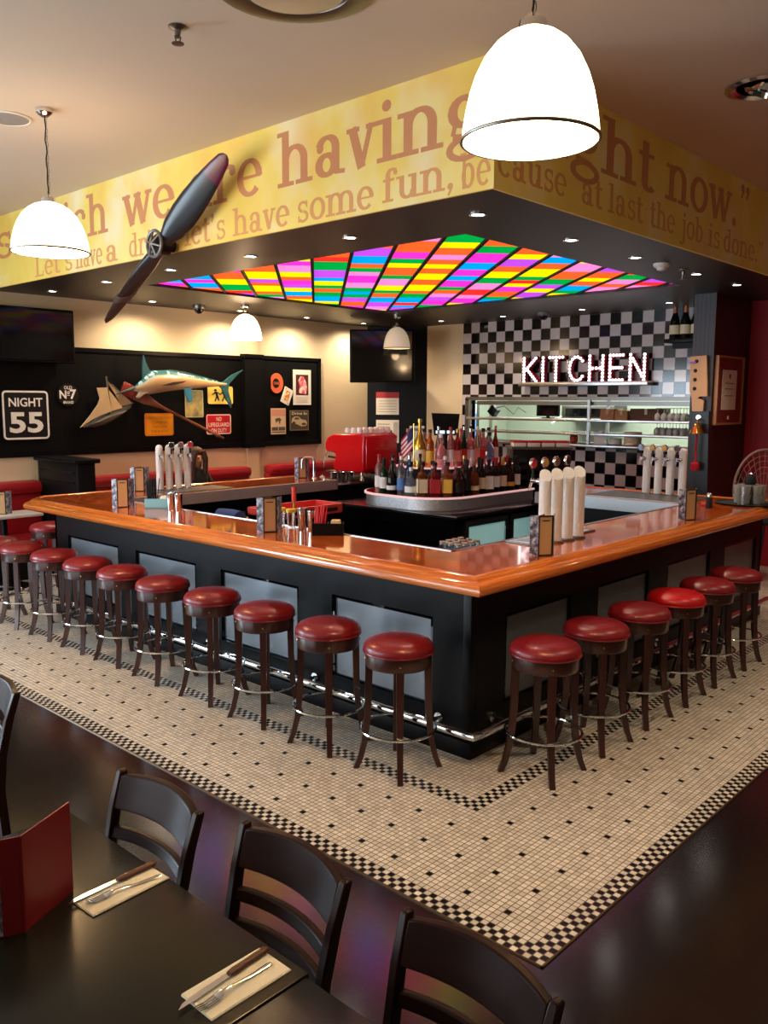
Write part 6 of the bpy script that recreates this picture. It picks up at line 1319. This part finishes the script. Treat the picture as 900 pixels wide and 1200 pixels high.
# red menu folder standing open on the table
t = thing('table_menu', 'tall red menu folder standing open on the black dining table', 'menu', (.834, 1.965, .7505))
MB().box(0, .185, -.002, .002, 0, .250, R(math.atan2(.08, .162))).build('front_cover', mat('folder_red', rgb(122, 22, 26), .42), t, 0)
MB().box(0, .19, -.002, .002, 0, .250, R(math.radians(158))).build('back_cover', mat('folder_red', None), t, 0)
MB().cyl(.004, 0, .25, 8).build('spine', mat('folder_red', None), t)
MB().box(.006, .176, .0022, .0032, .008, .242, R(math.atan2(.08, .162))).box(.006, .18, -.0034, -.0024, .008, .242, R(math.radians(158))).box(.05, .19, .0022, .0032, .004, .246, R(math.radians(158))).build('inner_page', M_photo, t, 0)
def setting(which, c, ln, wd, rz):
    n = thing('napkin', f'folded pale paper napkin under the knife and fork {which}', 'napkin', (c[0], c[1], .7505), rz, 'paper napkins')
    MB().box(-ln / 2, ln / 2, -wd / 2, wd / 2, 0, .0032, b=.001).build('folded_sheet', M_napkin, n); MB().box(-ln / 2 + .002, ln / 2 - .002, -wd / 2 + .003, wd / 2, .0033, .0048).build('upper_fold', M_napkin, n, 0)
def knife(which, a, b, z=.7556):
    d = Vector((b[0] - a[0], b[1] - a[1])); L = d.length; t = thing('steak_knife', f'steak knife with brown wooden handle {which}', 'knife', (a[0], a[1], z), math.atan2(d.y, d.x), 'steak knives')
    h = L * .45; MB().loft([[(x, w_ * math.cos(q * PI / 5), .007 + .007 * s_ * math.sin(q * PI / 5)) for q in range(10)] for x, w_, s_ in ((0, .006, .6), (.008, .010, 1), (h * .3, .0105, 1), (h * .6, .009, 1), (h * .85, .011, 1), (h, .008, .8))]).build('handle', mat('knife_wood', rgb(92, 52, 32), .45, noise=.3, nscale=40), t, 50)
    MB().prism([(h - .004, -.0065), (h + .01, -.008), (L * .8, -.0085), (L * .93, -.005), (L, .006), (L * .8, .0075), (h, .006)], -.0008, .0008, T(0, 0, .006) @ R(-PI / 2, 'X')).build('blade', M_chrome, t, 0)
    rv = MB()
    for k in range(3): rv.cyl(.0022, .0, .0148, 8, T(h * (.22 + .28 * k), 0, 0))
    rv.build('rivets', M_brass, t)
def fork(which, a, b, z=.7556):
    d = Vector((b[0] - a[0], b[1] - a[1])); L = d.length; t = thing('table_fork', f'steel table fork {which}', 'fork', (a[0], a[1], z), math.atan2(d.y, d.x), 'table forks')
    MB().loft([[(x, w_ * math.cos(q * PI / 4), z_ + .0016 * math.sin(q * PI / 4)) for q in range(8)] for x, w_, z_ in ((0, .004, .002), (.01, .0075, .002), (L * .3, .0055, .003), (L * .55, .003, .010), (L * .64, .004, .012), (L * .70, .0105, .010), (L * .76, .012, .006))]).build('handle', M_chrome, t, 50)
    for k in range(4): y = -.0096 + k * .0064; MB().rod((L * .755, y, .006), (L * .9, y * 1.02, .0035), .0019, None, 6).rod((L * .9, y * 1.02, .0035), (L, y * .95, .008), .0019, .001, 6).build('tine', M_chrome, t)
s1, s2 = 'beside the red menu', 'on the nearer table'
setting(s1, (1.09, 1.955), .232, .104, math.atan2(.012, .23)); knife(s1, (1.216, 1.990), (.951, 1.984)); fork(s1, (1.197, 1.932), (.985, 1.952))
setting(s2, (1.074, 1.433), .222, .114, 0); knife(s2, (1.188, 1.467), (.925, 1.449)); fork(s2, (1.165, 1.425), (.955, 1.416))
